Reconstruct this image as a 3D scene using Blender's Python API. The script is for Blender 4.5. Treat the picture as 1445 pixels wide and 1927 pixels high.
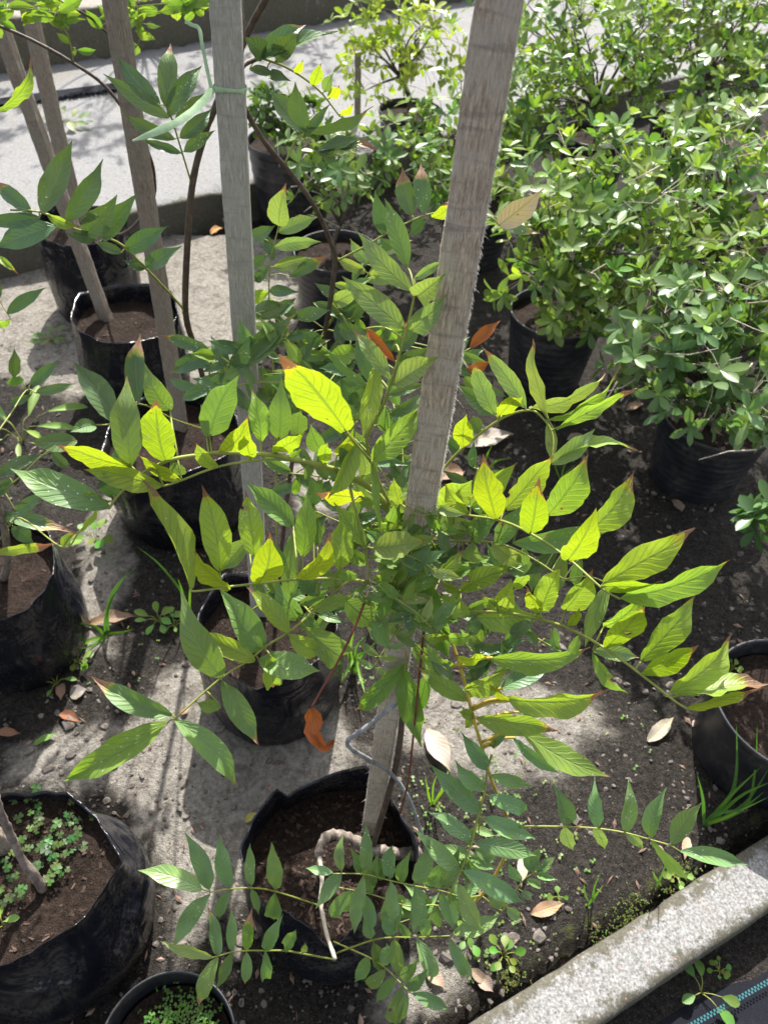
import bpy, bmesh, math, random, re
from mathutils import Vector, Matrix, noise
import numpy as np

# ------------------------------------------------------------------ scene, camera, sky, sun, exposure
sc = bpy.context.scene
for o in list(bpy.data.objects):
    bpy.data.objects.remove(o)
COL = sc.collection
R = math.radians

FPX, CX, CY = 1430.0, 722.5, 963.5          # focal length and centre in photo pixels
PITCH, ROLL, CAM_H = R(47.0), R(3.0), 1.55
_f = Vector((0, math.cos(PITCH), -math.sin(PITCH)))
_r = Vector((1, 0, 0))
_u = Vector((0, math.sin(PITCH), math.cos(PITCH)))
RT = _r * math.cos(ROLL) + _u * math.sin(ROLL)
UP = _u * math.cos(ROLL) - _r * math.sin(ROLL)
EYE = Vector((0, 0, CAM_H))
cam = bpy.data.cameras.new('camera')
cam.sensor_fit = 'VERTICAL'
cam.sensor_height = 36.0
cam.lens = 36.0 * FPX / 1927.0
cam.clip_start = 0.02
cam.clip_end = 600
cam.dof.use_dof = True
cam.dof.focus_distance = 0.86
cam.dof.aperture_fstop = 9.5
co = bpy.data.objects.new('camera', cam)
COL.objects.link(co)
M3 = Matrix((RT, UP, -_f)).transposed()
co.matrix_world = Matrix.Translation(EYE) @ M3.to_4x4()
sc.camera = co

SUN_EL, SUN_AZ = R(47.0), R(3.0)            # azimuth measured from straight ahead towards the right
w = bpy.data.worlds.new('World')
sc.world = w
w.use_nodes = True
nt = w.node_tree
sky = nt.nodes.new('ShaderNodeTexSky')
sky.sky_type = 'NISHITA'
sky.sun_disc = False
sky.sun_elevation = SUN_EL
sky.sun_rotation = SUN_AZ
sky.air_density = 1.0
sky.dust_density = 3.0
bg = nt.nodes['Background']
bg.inputs['Strength'].default_value = 0.118
hs = nt.nodes.new('ShaderNodeHueSaturation')          # thin bright haze: the sky's blue is muted all round
hs.inputs['Saturation'].default_value = 0.38
nt.links.new(sky.outputs['Color'], hs.inputs['Color'])
nt.links.new(hs.outputs['Color'], bg.inputs['Color'])
SUND = Vector((math.sin(SUN_AZ) * math.cos(SUN_EL), math.cos(SUN_AZ) * math.cos(SUN_EL), math.sin(SUN_EL)))
sl = bpy.data.lights.new('sun', 'SUN')
sl.energy = 4.3
sl.angle = R(0.55)
sl.color = (1.0, 0.965, 0.91)
so = bpy.data.objects.new('sun', sl)
COL.objects.link(so)
so.rotation_euler = SUND.to_track_quat('Z', 'Y').to_euler()
so.location = (0, 4, 6)
sc.view_settings.view_transform = 'Standard'
sc.view_settings.look = 'None'
sc.view_settings.exposure = 1.45
sc.view_settings.gamma = 1.0
sc.render.engine = 'CYCLES'
sc.cycles.max_bounces = 7
sc.cycles.diffuse_bounces = 3
sc.cycles.transmission_bounces = 5
sc.cycles.use_denoising = True

# ------------------------------------------------------------------ helpers
def ray(px, py):
    return (_f + RT * ((px - CX) / FPX) - UP * ((py - CY) / FPX))
def W(px, py, d):                       # a point d metres deep along the lens axis
    return EYE + ray(px, py) * d
def G(px, py, z=0.0):                   # where the sight line meets the level z
    v = ray(px, py)
    return EYE + v * ((z - CAM_H) / v.z)
def depth(p):
    return (Vector(p) - EYE).dot(_f)

def lerp(a, b, t): return a + (b - a) * t
def sstep(a, b, x):
    t = max(0.0, min(1.0, (x - a) / (b - a)))
    return t * t * (3 - 2 * t)

def mesh(name, V, F, uvs=None, mat=None, smooth=True, cols=None):
    m = bpy.data.meshes.new(name)
    m.from_pydata([tuple(v) for v in V], [], F)
    if uvs is not None:
        l = m.uv_layers.new(name='UVMap')
        idx = np.empty(len(m.loops), dtype=np.int32)
        m.loops.foreach_get('vertex_index', idx)
        l.data.foreach_set('uv', np.asarray(uvs, dtype=np.float32)[idx].ravel())
    if cols is not None:
        a = m.color_attributes.new('tint', 'FLOAT_COLOR', 'POINT')
        a.data.foreach_set('color', np.asarray(cols, dtype=np.float32).ravel())
    if smooth:
        m.polygons.foreach_set('use_smooth', [True] * len(m.polygons))
    if mat: m.materials.append(mat)
    m.update()
    return m
def link(name, data, parent=None, loc=(0, 0, 0)):
    o = bpy.data.objects.new(name, data)
    COL.objects.link(o)
    o.location = loc
    if parent: o.parent = parent
    return o
def tag(o, label=None, cat=None, group=None, kind=None):
    if label: o['label'] = label
    if cat: o['category'] = cat
    if group: o['group'] = group
    if kind: o['kind'] = kind
    return o
def thing(name, loc, label, cat, group=None):
    o = bpy.data.objects.new(name, None)
    o.empty_display_size = 0.05
    COL.objects.link(o)
    o.location = loc
    return tag(o, label, cat, group)

class MB:                                # mesh collector
    def __init__(s): s.V, s.F, s.U, s.C = [], [], [], []
    def add(s, V, F, U=None, c=None):
        n = len(s.V)
        s.V += [tuple(v) for v in V]
        s.F += [tuple(i + n for i in f) for f in F]
        s.U += (list(U) if U is not None else [(0, 0)] * len(V))
        s.C += [c or (1, 1, 1, 1)] * len(V)
    def tube(s, P, r0, r1=None, n=6, c=None, rs=None, cap=True):
        P = [Vector(p) for p in P]
        if r1 is None: r1 = r0
        V, F, U = [], [], []
        t0 = (P[1] - P[0]).normalized()
        a = t0.orthogonal().normalized()
        for i, p in enumerate(P):
            t = (P[min(i + 1, len(P) - 1)] - P[max(i - 1, 0)]).normalized()
            a = (a - t * a.dot(t)).normalized()
            b = t.cross(a)
            k = i / (len(P) - 1)
            r = rs[i] if rs else lerp(r0, r1, k)
            for j in range(n):
                q = 2 * math.pi * j / n
                V.append(p + (a * math.cos(q) + b * math.sin(q)) * r)
                U.append((j / n, k))
        for i in range(len(P) - 1):
            for j in range(n):
                F.append((i * n + j, i * n + (j + 1) % n, (i + 1) * n + (j + 1) % n, (i + 1) * n + j))
        if cap:
            F.append(tuple(range(n))[::-1]); F.append(tuple((len(P) - 1) * n + j for j in range(n)))
        s.add(V, F, U, c)
    def build(s, name, mat, parent=None, org=(0, 0, 0), loc=None, smooth=True, cols=False):
        o3 = Vector(org)
        m = mesh(name, [Vector(v) - o3 for v in s.V], s.F, s.U, mat, smooth, s.C if cols else None)
        return link(name, m, parent, loc if loc is not None else (0, 0, 0))

def smooth_path(P, n=6):
    P = [Vector(p) for p in P]
    if len(P) < 3:
        return [P[0].lerp(P[-1], i / n) for i in range(n + 1)]
    Q = [P[0] * 2 - P[1]] + P + [P[-1] * 2 - P[-2]]
    out = []
    for i in range(1, len(Q) - 2):
        a, b, c, d = Q[i - 1], Q[i], Q[i + 1], Q[i + 2]
        for k in range(n):
            t = k / n
            out.append(0.5 * ((2 * b) + (c - a) * t + (2 * a - 5 * b + 4 * c - d) * t * t + (3 * b - a - 3 * c + d) * t ** 3))
    out.append(P[-1])
    return out

# ------------------------------------------------------------------ materials
class NT:
    def __init__(s, name):
        s.m = bpy.data.materials.new(name); s.m.use_nodes = True
        s.t = s.m.node_tree; s.t.nodes.clear()
        s.out = s.n('ShaderNodeOutputMaterial')
    def n(s, typ, **kw):
        x = s.t.nodes.new(typ)
        for k, v in kw.items(): setattr(x, k, v)
        return x
    def l(s, a, b): s.t.links.new(a, b)
    def put(s, sock, v):
        if isinstance(v, (int, float, tuple, list)): sock.default_value = v
        else: s.l(v, sock)
    def math(s, op, a, b=0.0, clamp=False):
        x = s.n('ShaderNodeMath', operation=op, use_clamp=clamp)
        s.put(x.inputs[0], a); s.put(x.inputs[1], b)
        return x.outputs[0]
    def mix(s, f, a, b, typ='MIX'):
        x = s.n('ShaderNodeMix', data_type='RGBA', blend_type=typ)
        s.put(x.inputs[0], f)
        for i, v in ((6, a), (7, b)):
            if isinstance(v, tuple) and len(v) == 3: v = v + (1,)
            s.put(x.inputs[i], v)
        return x.outputs[2]
    def noise(s, vec, scale, detail=4, rough=0.55, out='Fac', dist=0.0):
        x = s.n('ShaderNodeTexNoise')
        if vec is not None: s.l(vec, x.inputs['Vector'])
        x.inputs['Scale'].default_value = scale; x.inputs['Detail'].default_value = detail
        x.inputs['Roughness'].default_value = rough; x.inputs['Distortion'].default_value = dist
        return x.outputs[out]
    def ramp(s, f, a, b, va=0.0, vb=1.0):
        x = s.n('ShaderNodeMapRange', interpolation_type='SMOOTHSTEP')
        s.put(x.inputs[0], f)
        for i, v in enumerate((a, b, va, vb)): s.put(x.inputs[i + 1], v)
        return x.outputs[0]
    def mapv(s, vec, scale=(1, 1, 1), loc=(0, 0, 0), rot=(0, 0, 0)):
        x = s.n('ShaderNodeMapping'); s.l(vec, x.inputs[0])
        x.inputs['Scale'].default_value = scale; x.inputs['Location'].default_value = loc; x.inputs['Rotation'].default_value = rot
        return x.outputs[0]
    def geo(s): return s.n('ShaderNodeNewGeometry')
    def pos(s): return s.geo().outputs['Position']
    def tex(s, k='Object'): return s.n('ShaderNodeTexCoord').outputs[k]
    def bump(s, h, strength=0.4, dist=0.01):
        x = s.n('ShaderNodeBump'); s.put(x.inputs['Height'], h)
        x.inputs['Strength'].default_value = strength; x.inputs['Distance'].default_value = dist
        return x.outputs[0]
    def bsdf(s, col, rough=0.7, spec=0.4, nrm=None, **kw):
        x = s.n('ShaderNodeBsdfPrincipled')
        if isinstance(col, tuple) and len(col) == 3: col = col + (1,)
        s.put(x.inputs['Base Color'], col); s.put(x.inputs['Roughness'], rough)
        s.put(x.inputs['Specular IOR Level'], spec)
        if nrm is not None: s.l(nrm, x.inputs['Normal'])
        for k, v in kw.items(): s.put(x.inputs[k], v)
        return x.outputs[0]
    def done(s, sh):
        s.l(sh, s.out.inputs[0]); return s.m

def leaf_material(name, use_attr=False, gloss=0.4, veins=True, trans=0.48):
    k = NT(name)
    if use_attr:
        a = k.n('ShaderNodeAttribute', attribute_name='tint'); base = a.outputs['Color']; alpha = a.outputs['Alpha']; rnd = a.outputs['Alpha']
        vec = k.tex('Object')
    else:
        oi = k.n('ShaderNodeObjectInfo'); base = oi.outputs['Color']; alpha = oi.outputs['Alpha']; rnd = oi.outputs['Random']
        vec = k.pos()
    uv = k.tex('UV')
    sp = k.n('ShaderNodeSeparateXYZ'); k.l(uv, sp.inputs[0])
    s = k.math('ABSOLUTE', k.math('MULTIPLY', k.math('SUBTRACT', sp.outputs[0], 0.5), 2.0))
    t = sp.outputs[1]
    n1 = k.noise(vec, 45, 3, 0.6)
    col = k.mix(k.ramp(n1, 0.3, 0.75), base, k.mix(0.55, base, (1.25, 1.2, 0.55), 'MULTIPLY'))
    tr = k.mix(1.0, col, (1.10, 1.12, 0.42), 'MULTIPLY')
    hgt = n1
    if veins:
        mid = k.ramp(s, 0.03, 0.11, 1.0, 0.0)
        ph = k.math('SUBTRACT', k.math('MULTIPLY', t, 9.0), k.math('MULTIPLY', k.math('POWER', s, 0.8), 2.3))
        ph = k.math('ADD', ph, k.math('MULTIPLY', k.math('SUBTRACT', k.noise(vec, 38, 2, 0.5), 0.5), 1.3))
        fr = k.math('ABSOLUTE', k.math('SUBTRACT', k.math('FRACT', ph), 0.5))
        lat = k.math('MULTIPLY', k.ramp(fr, 0.34, 0.48), k.ramp(s, 0.75, 1.0, 1.0, 0.15))
        vor = k.n('ShaderNodeTexVoronoi', feature='DISTANCE_TO_EDGE'); vor.inputs['Scale'].default_value = 1.0
        k.l(k.mapv(uv, (11, 26, 1)), vor.inputs['Vector'])
        net = k.ramp(vor.outputs['Distance'], 0.0, 0.12, 1.0, 0.0)
        v = k.math('MAXIMUM', mid, k.math('MULTIPLY', lat, 0.7))
        col = k.mix(k.math('MULTIPLY', k.math('MAXIMUM', mid, k.math('MULTIPLY', lat, 0.35)), 0.45), col, k.mix(0.5, base, (0.34, 0.40, 0.2)))
        tr = k.mix(k.math('MULTIPLY', k.math('MAXIMUM', v, k.math('MULTIPLY', net, 0.42)), 0.62), tr, (0.05, 0.12, 0.015))
        bl = k.math('SINE', k.math('MULTIPLY', ph, 6.2832))
        hgt = k.math('ADD', k.math('MULTIPLY', n1, 0.5), k.math('MULTIPLY', k.math('SUBTRACT', k.math('MULTIPLY', bl, 0.25), v), 0.55))
        # dried tips and margins with a yellow fringe, thr = alpha
        n2 = k.noise(vec, 60, 4, 0.65)
        tt = k.math('ADD', k.math('ADD', t, k.math('MULTIPLY', k.math('SUBTRACT', n2, 0.5), 0.34)), k.math('MULTIPLY', k.math('MULTIPLY', s, s), 0.05))
        brn = k.ramp(k.math('SUBTRACT', tt, alpha), 0.0, 0.02)
        fringe = k.ramp(k.math('SUBTRACT', tt, alpha), -0.07, 0.0, 0.0, 0.55)
        col = k.mix(fringe, col, (0.34, 0.33, 0.03)); tr = k.mix(fringe, tr, (0.62, 0.50, 0.02))
        bc = k.mix(n1, (0.20, 0.085, 0.04), (0.44, 0.30, 0.19))
        col = k.mix(brn, col, bc); tr = k.mix(brn, tr, (0.20, 0.085, 0.03))
        vb = k.n('ShaderNodeTexVoronoi'); vb.inputs['Scale'].default_value = 70.0; k.l(vec, vb.inputs['Vector'])
        sb = k.n('ShaderNodeSeparateColor'); k.l(vb.outputs['Color'], sb.inputs[0])
        fre = k.math('MULTIPLY', k.ramp(vb.outputs['Distance'], 0.05, 0.13, 1.0, 0.0), k.math('GREATER_THAN', sb.outputs[0], 0.86))
        col = k.mix(k.math('MULTIPLY', fre, 0.8), col, (0.16, 0.08, 0.03)); tr = k.mix(k.math('MULTIPLY', fre, 0.8), tr, (0.10, 0.05, 0.01))
        # pinprick white residue on some leaves
        vs = k.n('ShaderNodeTexVoronoi'); vs.inputs['Scale'].default_value = 190.0; k.l(vec, vs.inputs['Vector'])
        dot = k.ramp(vs.outputs['Distance'], 0.10, 0.2, 1.0, 0.0)
        gate = k.math('MULTIPLY', k.ramp(k.noise(vec, 26, 2, 0.5), 0.52, 0.58), k.math('GREATER_THAN', rnd, 0.5))
        wh = k.math('MULTIPLY', dot, gate)
        col = k.mix(wh, col, (0.75, 0.75, 0.72)); tr = k.mix(wh, tr, (0.2, 0.2, 0.1))
    hole = None
    if veins and not use_attr:
        vh = k.n('ShaderNodeTexVoronoi'); vh.inputs['Scale'].default_value = 38.0
        wob = k.n('ShaderNodeVectorMath', operation='ADD'); k.l(vec, wob.inputs[0])
        wn = k.n('ShaderNodeVectorMath', operation='SCALE'); k.l(k.noise(vec, 130, 2, 0.6, 'Color'), wn.inputs[0]); wn.inputs['Scale'].default_value = 0.010
        k.l(wn.outputs[0], wob.inputs[1]); k.l(wob.outputs[0], vh.inputs['Vector'])
        sh = k.n('ShaderNodeSeparateColor'); k.l(vh.outputs['Color'], sh.inputs[0])
        g_ = k.math('MULTIPLY', k.math('GREATER_THAN', sh.outputs[0], 0.90), k.math('GREATER_THAN', rnd, 0.45))
        hole = k.math('MULTIPLY', k.math('LESS_THAN', vh.outputs['Distance'], 0.16), g_)
        rim_ = k.math('MULTIPLY', k.ramp(vh.outputs['Distance'], 0.17, 0.25, 1.0, 0.0), g_)
        col = k.mix(k.math('MULTIPLY', rim_, 0.8), col, (0.30, 0.20, 0.10)); tr = k.mix(k.math('MULTIPLY', rim_, 0.8), tr, (0.24, 0.15, 0.04))
    nr = k.bump(hgt, 0.62 if veins else 0.25, 0.0016)
    b = k.bsdf(col, gloss, 0.42, nr)
    tl = k.n('ShaderNodeBsdfTranslucent'); k.put(tl.inputs[0], tr); k.l(nr, tl.inputs['Normal'])
    mx = k.n('ShaderNodeMixShader'); mx.inputs[0].default_value = trans
    k.l(b, mx.inputs[1]); k.l(tl.outputs[0], mx.inputs[2])
    if hole is not None:
        tp_ = k.n('ShaderNodeBsdfTransparent'); m2 = k.n('ShaderNodeMixShader')
        k.l(hole, m2.inputs[0]); k.l(mx.outputs[0], m2.inputs[1]); k.l(tp_.outputs[0], m2.inputs[2])
        return k.done(m2.outputs[0])
    return k.done(mx.outputs[0])

MAT = {}
MAT['leaf'] = leaf_material('wisteria_leaf', trans=0.45)
MAT['leaf_mid'] = leaf_material('wisteria_leaf_matte', gloss=0.5, trans=0.30)
MAT['leaf_dark'] = leaf_material('wisteria_leaf_waxy', gloss=0.36, trans=0.14)
MAT['small_leaf'] = leaf_material('shrub_leaf', gloss=0.37, veins=False, trans=0.36)
MAT['foliage'] = leaf_material('shrub_foliage', use_attr=True, gloss=0.37, veins=False, trans=0.36)
MAT['weed'] = leaf_material('weed_leaf', use_attr=True, gloss=0.5, veins=False, trans=0.42)

def m_simple(name, c1, c2, scale, rough, bump=0.3, dist=0.002, stretch=(1, 1, 1), spec=0.35, coord='Object'):
    k = NT(name); v = k.mapv(k.tex(coord), stretch)
    n = k.noise(v, scale, 5, 0.6)
    return k.done(k.bsdf(k.mix(k.ramp(n, 0.3, 0.72), c1, c2), rough, spec, k.bump(n, bump, dist)))
MAT['green_stem'] = m_simple('green_stem', (0.16, 0.20, 0.035), (0.26, 0.27, 0.06), 60, 0.5)
MAT['yellow_stem'] = m_simple('yellow_stem', (0.34, 0.27, 0.04), (0.42, 0.30, 0.05), 60, 0.5)
MAT['dark_stem'] = m_simple('dark_stem', (0.045, 0.03, 0.024), (0.10, 0.07, 0.05), 90, 0.6, 0.5)
MAT['red_stem'] = m_simple('red_stem', (0.10, 0.028, 0.02), (0.19, 0.06, 0.035), 90, 0.55)
MAT['bark'] = m_simple('bark', (0.085, 0.065, 0.053), (0.25, 0.205, 0.17), 85, 0.85, 0.9, 0.003, (1, 1, 0.5))
MAT['pale_twig'] = m_simple('pale_twig', (0.30, 0.26, 0.20), (0.46, 0.41, 0.33), 120, 0.75, 0.5)
MAT['grey_vine'] = m_simple('grey_vine', (0.15, 0.15, 0.155), (0.30, 0.30, 0.31), 60, 0.7, 0.5)
MAT['shrub_bark'] = m_simple('shrub_bark', (0.05, 0.04, 0.033), (0.16, 0.13, 0.105), 70, 0.85, 0.8)
MAT['tape'] = m_simple('tape', (0.25, 0.38, 0.21), (0.36, 0.48, 0.29), 80, 0.45, 0.3)
MAT['green_tape'] = m_simple('green_tape', (0.02, 0.22, 0.12), (0.03, 0.3, 0.17), 80, 0.45, 0.3)

def m_wood(name, c_dark, c_light, c_grey, blotch=0.5, fine=1.0):
    k = NT(name); uv = k.tex('UV')
    g1 = k.noise(k.mapv(uv, (46, 5, 1)), 1.0, 5, 0.7, dist=0.25)
    g2 = k.noise(k.mapv(uv, (150, 16, 1)), 1.0, 4, 0.65)
    b = k.noise(k.mapv(uv, (2.0, 13, 1)), 1.0, 4, 0.6)
    b2 = k.noise(k.mapv(uv, (3, 3.2, 1), (5, 3, 0)), 1.0, 3, 0.6)
    col = k.mix(k.ramp(g1, 0.32, 0.7), c_dark, c_light)
    col = k.mix(k.math('MULTIPLY', k.ramp(b2, 0.40, 0.66), 0.75), col, c_grey)
    col = k.mix(k.math('MULTIPLY', k.ramp(b, 0.52, 0.72), blotch), col, k.mix(1.0, c_grey, (0.42, 0.40, 0.42), 'MULTIPLY'))
    col = k.mix(k.math('MULTIPLY', k.ramp(g2, 0.54, 0.74), 0.42 * fine), col, k.mix(1.0, col, (1.9, 1.85, 1.75), 'MULTIPLY'))
    col = k.mix(k.math('MULTIPLY', k.ramp(g2, 0.30, 0.44, 1.0, 0.0), 0.45 * fine), col, k.mix(1.0, col, (0.42, 0.40, 0.38), 'MULTIPLY'))
    h = k.math('ADD', k.math('MULTIPLY', g1, 0.7), k.math('MULTIPLY', g2, 0.6))
    return k.done(k.bsdf(col, 0.88, 0.2, k.bump(h, 0.8, 0.0022)))
MAT['wood_main'] = m_wood('wood_rough', (0.25, 0.195, 0.145), (0.60, 0.49, 0.375), (0.44, 0.385, 0.325), 0.6, 1.4)
MAT['wood_grey'] = m_wood('wood_grey', (0.27, 0.25, 0.215), (0.45, 0.425, 0.375), (0.35, 0.335, 0.295), 0.25, 0.9)
MAT['wood_brown'] = m_wood('wood_brown', (0.15, 0.118, 0.088), (0.33, 0.27, 0.21), (0.23, 0.205, 0.165), 0.35, 0.7)
MAT['fibre'] = m_simple('fibre', (0.34, 0.31, 0.26), (0.52, 0.48, 0.42), 90, 0.8)

def m_plastic():
    k = NT('black_plastic'); p = k.tex('Object')
    w1 = k.noise(k.mapv(p, (20, 20, 4)), 1.0, 1.5, 0.5, dist=0.8)
    w2 = k.noise(p, 11, 2, 0.45, dist=1.5)
    d1 = k.noise(p, 13, 6, 0.7)
    d2 = k.noise(p, 170, 3, 0.6)
    dust = k.math('MULTIPLY', k.ramp(d1, 0.42, 0.72), k.ramp(d2, 0.35, 0.7))
    col = k.mix(k.math('MULTIPLY', dust, 0.28), (0.006, 0.007, 0.011), (0.14, 0.115, 0.09))
    rg = k.math('ADD', 0.20, k.math('MULTIPLY', dust, 0.55))
    h = k.math('ADD', k.math('MULTIPLY', w1, 0.6), k.math('MULTIPLY', w2, 0.7))
    return k.done(k.bsdf(col, rg, 0.42, k.bump(h, 0.75, 0.016)))
MAT['plastic'] = m_plastic()
def m_pot():
    k = NT('pot_plastic'); p = k.tex('Object')
    d1 = k.noise(p, 9, 6, 0.7); d2 = k.noise(p, 90, 3, 0.6)
    dust = k.math('MULTIPLY', k.ramp(d1, 0.40, 0.75), k.ramp(d2, 0.2, 0.8))
    col = k.mix(k.math('MULTIPLY', dust, 0.75), (0.011, 0.0125, 0.017), (0.10, 0.088, 0.075))
    return k.done(k.bsdf(col, k.math('ADD', 0.38, k.math('MULTIPLY', dust, 0.4)), 0.45, k.bump(d2, 0.15, 0.002)))
MAT['pot'] = m_pot()

def m_soil(name, c1, c2, c3):
    k = NT(name); p = k.pos()
    a = k.noise(p, 16, 6, 0.65); b = k.noise(p, 120, 5, 0.7); c = k.noise(p, 420, 3, 0.6)
    col = k.mix(k.ramp(b, 0.3, 0.7), c1, c2)
    col = k.mix(k.math('MULTIPLY', k.ramp(c, 0.60, 0.74), 0.8), col, c3)
    col = k.mix(k.ramp(a, 0.35, 0.75, 0.0, 0.5), col, k.mix(1.0, col, (0.5, 0.46, 0.44), 'MULTIPLY'))
    h = k.math('ADD', k.math('MULTIPLY', b, 1.0), k.math('MULTIPLY', c, 0.5))
    return k.done(k.bsdf(col, 0.95, 0.15, k.bump(h, 1.0, 0.008)))
MAT['soil'] = m_soil('potting_soil', (0.013, 0.009, 0.007), (0.040, 0.027, 0.020), (0.15, 0.10, 0.075))
MAT['chip'] = m_simple('bark_chip', (0.025, 0.016, 0.012), (0.085, 0.052, 0.038), 40, 0.9, 0.6)
MAT['litter'] = m_simple('leaf_crumbs', (0.09, 0.05, 0.035), (0.32, 0.22, 0.17), 6, 0.85, 0.4)
MAT['pebble'] = m_simple('pebble', (0.05, 0.041, 0.034), (0.17, 0.15, 0.13), 18, 0.9, 0.6, coord='Generated')

def m_ground():
    k = NT('ground_soil'); p = k.pos()
    at = k.n('ShaderNodeAttribute', attribute_name='tint')
    sp = k.n('ShaderNodeSeparateColor'); k.l(at.outputs['Color'], sp.inputs[0])
    conc_lit, moss, fine = sp.outputs[0], sp.outputs[1], sp.outputs[2]
    a = k.noise(p, 7, 7, 0.68, dist=0.4); b = k.noise(p, 95, 5, 0.7); c = k.noise(p, 380, 3, 0.65); e = k.noise(p, 26, 6, 0.7, dist=0.8)
    soil = k.mix(k.ramp(b, 0.3, 0.72), (0.011, 0.0095, 0.008), (0.048, 0.041, 0.034))
    soil = k.mix(k.ramp(e, 0.5, 0.75, 0.0, 0.6), soil, (0.085, 0.075, 0.063))
    soil = k.mix(k.math('MULTIPLY', k.ramp(c, 0.58, 0.7), 0.75), soil, (0.19, 0.168, 0.142))
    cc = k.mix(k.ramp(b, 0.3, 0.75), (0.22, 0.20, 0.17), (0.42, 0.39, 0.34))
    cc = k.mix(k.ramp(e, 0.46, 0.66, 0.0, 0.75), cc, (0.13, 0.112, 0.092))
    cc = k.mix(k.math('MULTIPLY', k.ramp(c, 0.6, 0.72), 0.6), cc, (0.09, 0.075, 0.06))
    f = k.ramp(k.math('ADD', conc_lit, k.math('MULTIPLY', k.math('SUBTRACT', a, 0.5), 1.0)), 0.38, 0.66)
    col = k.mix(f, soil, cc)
    mo = k.ramp(k.math('ADD', moss, k.math('MULTIPLY', k.math('SUBTRACT', e, 0.5), 1.1)), 0.42, 0.62)
    col = k.mix(k.math('MULTIPLY', mo, 0.8), col, k.mix(b, (0.03, 0.045, 0.010), (0.11, 0.12, 0.025)))
    h = k.math('ADD', k.math('MULTIPLY', b, 1.0), k.math('ADD', k.math('MULTIPLY', c, 0.45), k.math('MULTIPLY', e, 1.2)))
    return k.done(k.bsdf(col, 0.94, 0.18, k.bump(h, 1.0, 0.012)))
MAT['ground'] = m_ground()
def m_concrete(name, c1, c2, pit=0.6, red=0.0, stain=0.5, scale=1.0):
    k = NT(name); p = k.pos()
    a = k.noise(p, 5 * scale, 6, 0.65, dist=0.5); b = k.noise(p, 130 * scale, 4, 0.7); c = k.noise(p, 520 * scale, 3, 0.7); e = k.noise(p, 34 * scale, 5, 0.7)
    col = k.mix(k.ramp(b, 0.32, 0.7), c1, c2)
    col = k.mix(k.math('MULTIPLY', k.ramp(c, 0.55, 0.66), pit), col, (0.07, 0.065, 0.058))
    col = k.mix(k.ramp(a, 0.48, 0.78, 0.0, stain), col, (0.16, 0.145, 0.12))
    at = k.n('ShaderNodeAttribute', attribute_name='tint'); se = k.n('ShaderNodeSeparateColor'); k.l(at.outputs['Color'], se.inputs[0])
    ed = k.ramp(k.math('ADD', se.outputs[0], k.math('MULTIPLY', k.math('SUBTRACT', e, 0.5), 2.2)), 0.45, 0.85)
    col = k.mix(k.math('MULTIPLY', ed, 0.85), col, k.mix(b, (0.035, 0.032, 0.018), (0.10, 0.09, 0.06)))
    vs = k.n('ShaderNodeTexVoronoi'); vs.inputs['Scale'].default_value = 75 * scale; k.l(k.mapv(p, (1, 1, 1), (3, 1, 2)), vs.inputs['Vector'])
    sp = k.n('ShaderNodeSeparateColor'); k.l(vs.outputs['Color'], sp.inputs[0])
    d = k.math('MULTIPLY', k.ramp(vs.outputs['Distance'], 0.16, 0.3, 1.0, 0.0), k.math('GREATER_THAN', sp.outputs[0], 0.80))
    col = k.mix(k.math('MULTIPLY', d, 0.85), col, k.mix(k.math('GREATER_THAN', sp.outputs[1], 1.0 - red), (0.10, 0.088, 0.075), (0.36, 0.19, 0.15)))
    h = k.math('ADD', k.math('MULTIPLY', b, 0.7), k.math('SUBTRACT', k.math('MULTIPLY', c, 0.5), k.math('MULTIPLY', d, 0.6)))
    return k.done(k.bsdf(col, 0.9, 0.25, k.bump(h, 0.6, 0.0035)))
MAT['kerb'] = m_concrete('kerb_concrete', (0.12, 0.118, 0.113), (0.34, 0.335, 0.325), 0.9, 0.35, 0.8, 1.5)
MAT['slab'] = m_concrete('slab_concrete', (0.14, 0.139, 0.138), (0.215, 0.213, 0.211), 0.4, 0.0, 0.75, 0.6)
MAT['oldkerb'] = m_concrete('old_concrete', (0.17, 0.155, 0.135), (0.28, 0.26, 0.23), 0.5, 0.0, 0.7, 0.6)
def m_weedcloth():
    k = NT('weed_cloth'); p = k.tex('Object')
    g = k.noise(p, 900, 2, 0.5); n = k.noise(p, 12, 5, 0.6)
    col = k.mix(k.ramp(g, 0.3, 0.7), (0.006, 0.0065, 0.009), (0.014, 0.015, 0.020))
    col = k.mix(k.ramp(n, 0.55, 0.8, 0.0, 0.25), col, (0.06, 0.052, 0.045))
    return k.done(k.bsdf(col, 0.9, 0.08, k.bump(g, 0.4, 0.001)))
MAT['cloth'] = m_weedcloth()
MAT['teal'] = m_simple('teal_thread', (0.008, 0.075, 0.085), (0.015, 0.12, 0.135), 200, 0.6)
MAT['dry'] = leaf_material('dry_leaf', gloss=0.6, veins=True, trans=0.12)

# ------------------------------------------------------------------ the setting
rng = random.Random(7)
def to_px(P):
    Q = np.asarray(P) - np.array(EYE)
    d = Q @ np.array(_f)
    return CX + FPX * (Q @ np.array(RT)) / d, CY - FPX * (Q @ np.array(UP)) / d
def poly_sd(X, Y, poly):                 # signed distance, positive inside
    best = np.full(X.shape, 1e9); ins = np.zeros(X.shape, bool)
    n = len(poly)
    for i in range(n):
        ax, ay = poly[i]; bx, by = poly[(i + 1) % n]
        dx, dy = bx - ax, by - ay
        t = np.clip(((X - ax) * dx + (Y - ay) * dy) / (dx * dx + dy * dy + 1e-12), 0, 1)
        best = np.minimum(best, np.hypot(X - ax - t * dx, Y - ay - t * dy))
        c = ((ay > Y) != (by > Y)) & (X < (bx - ax) * (Y - ay) / (by - ay + 1e-12) + ax)
        ins ^= c
    return np.where(ins, best, -best)
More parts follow.
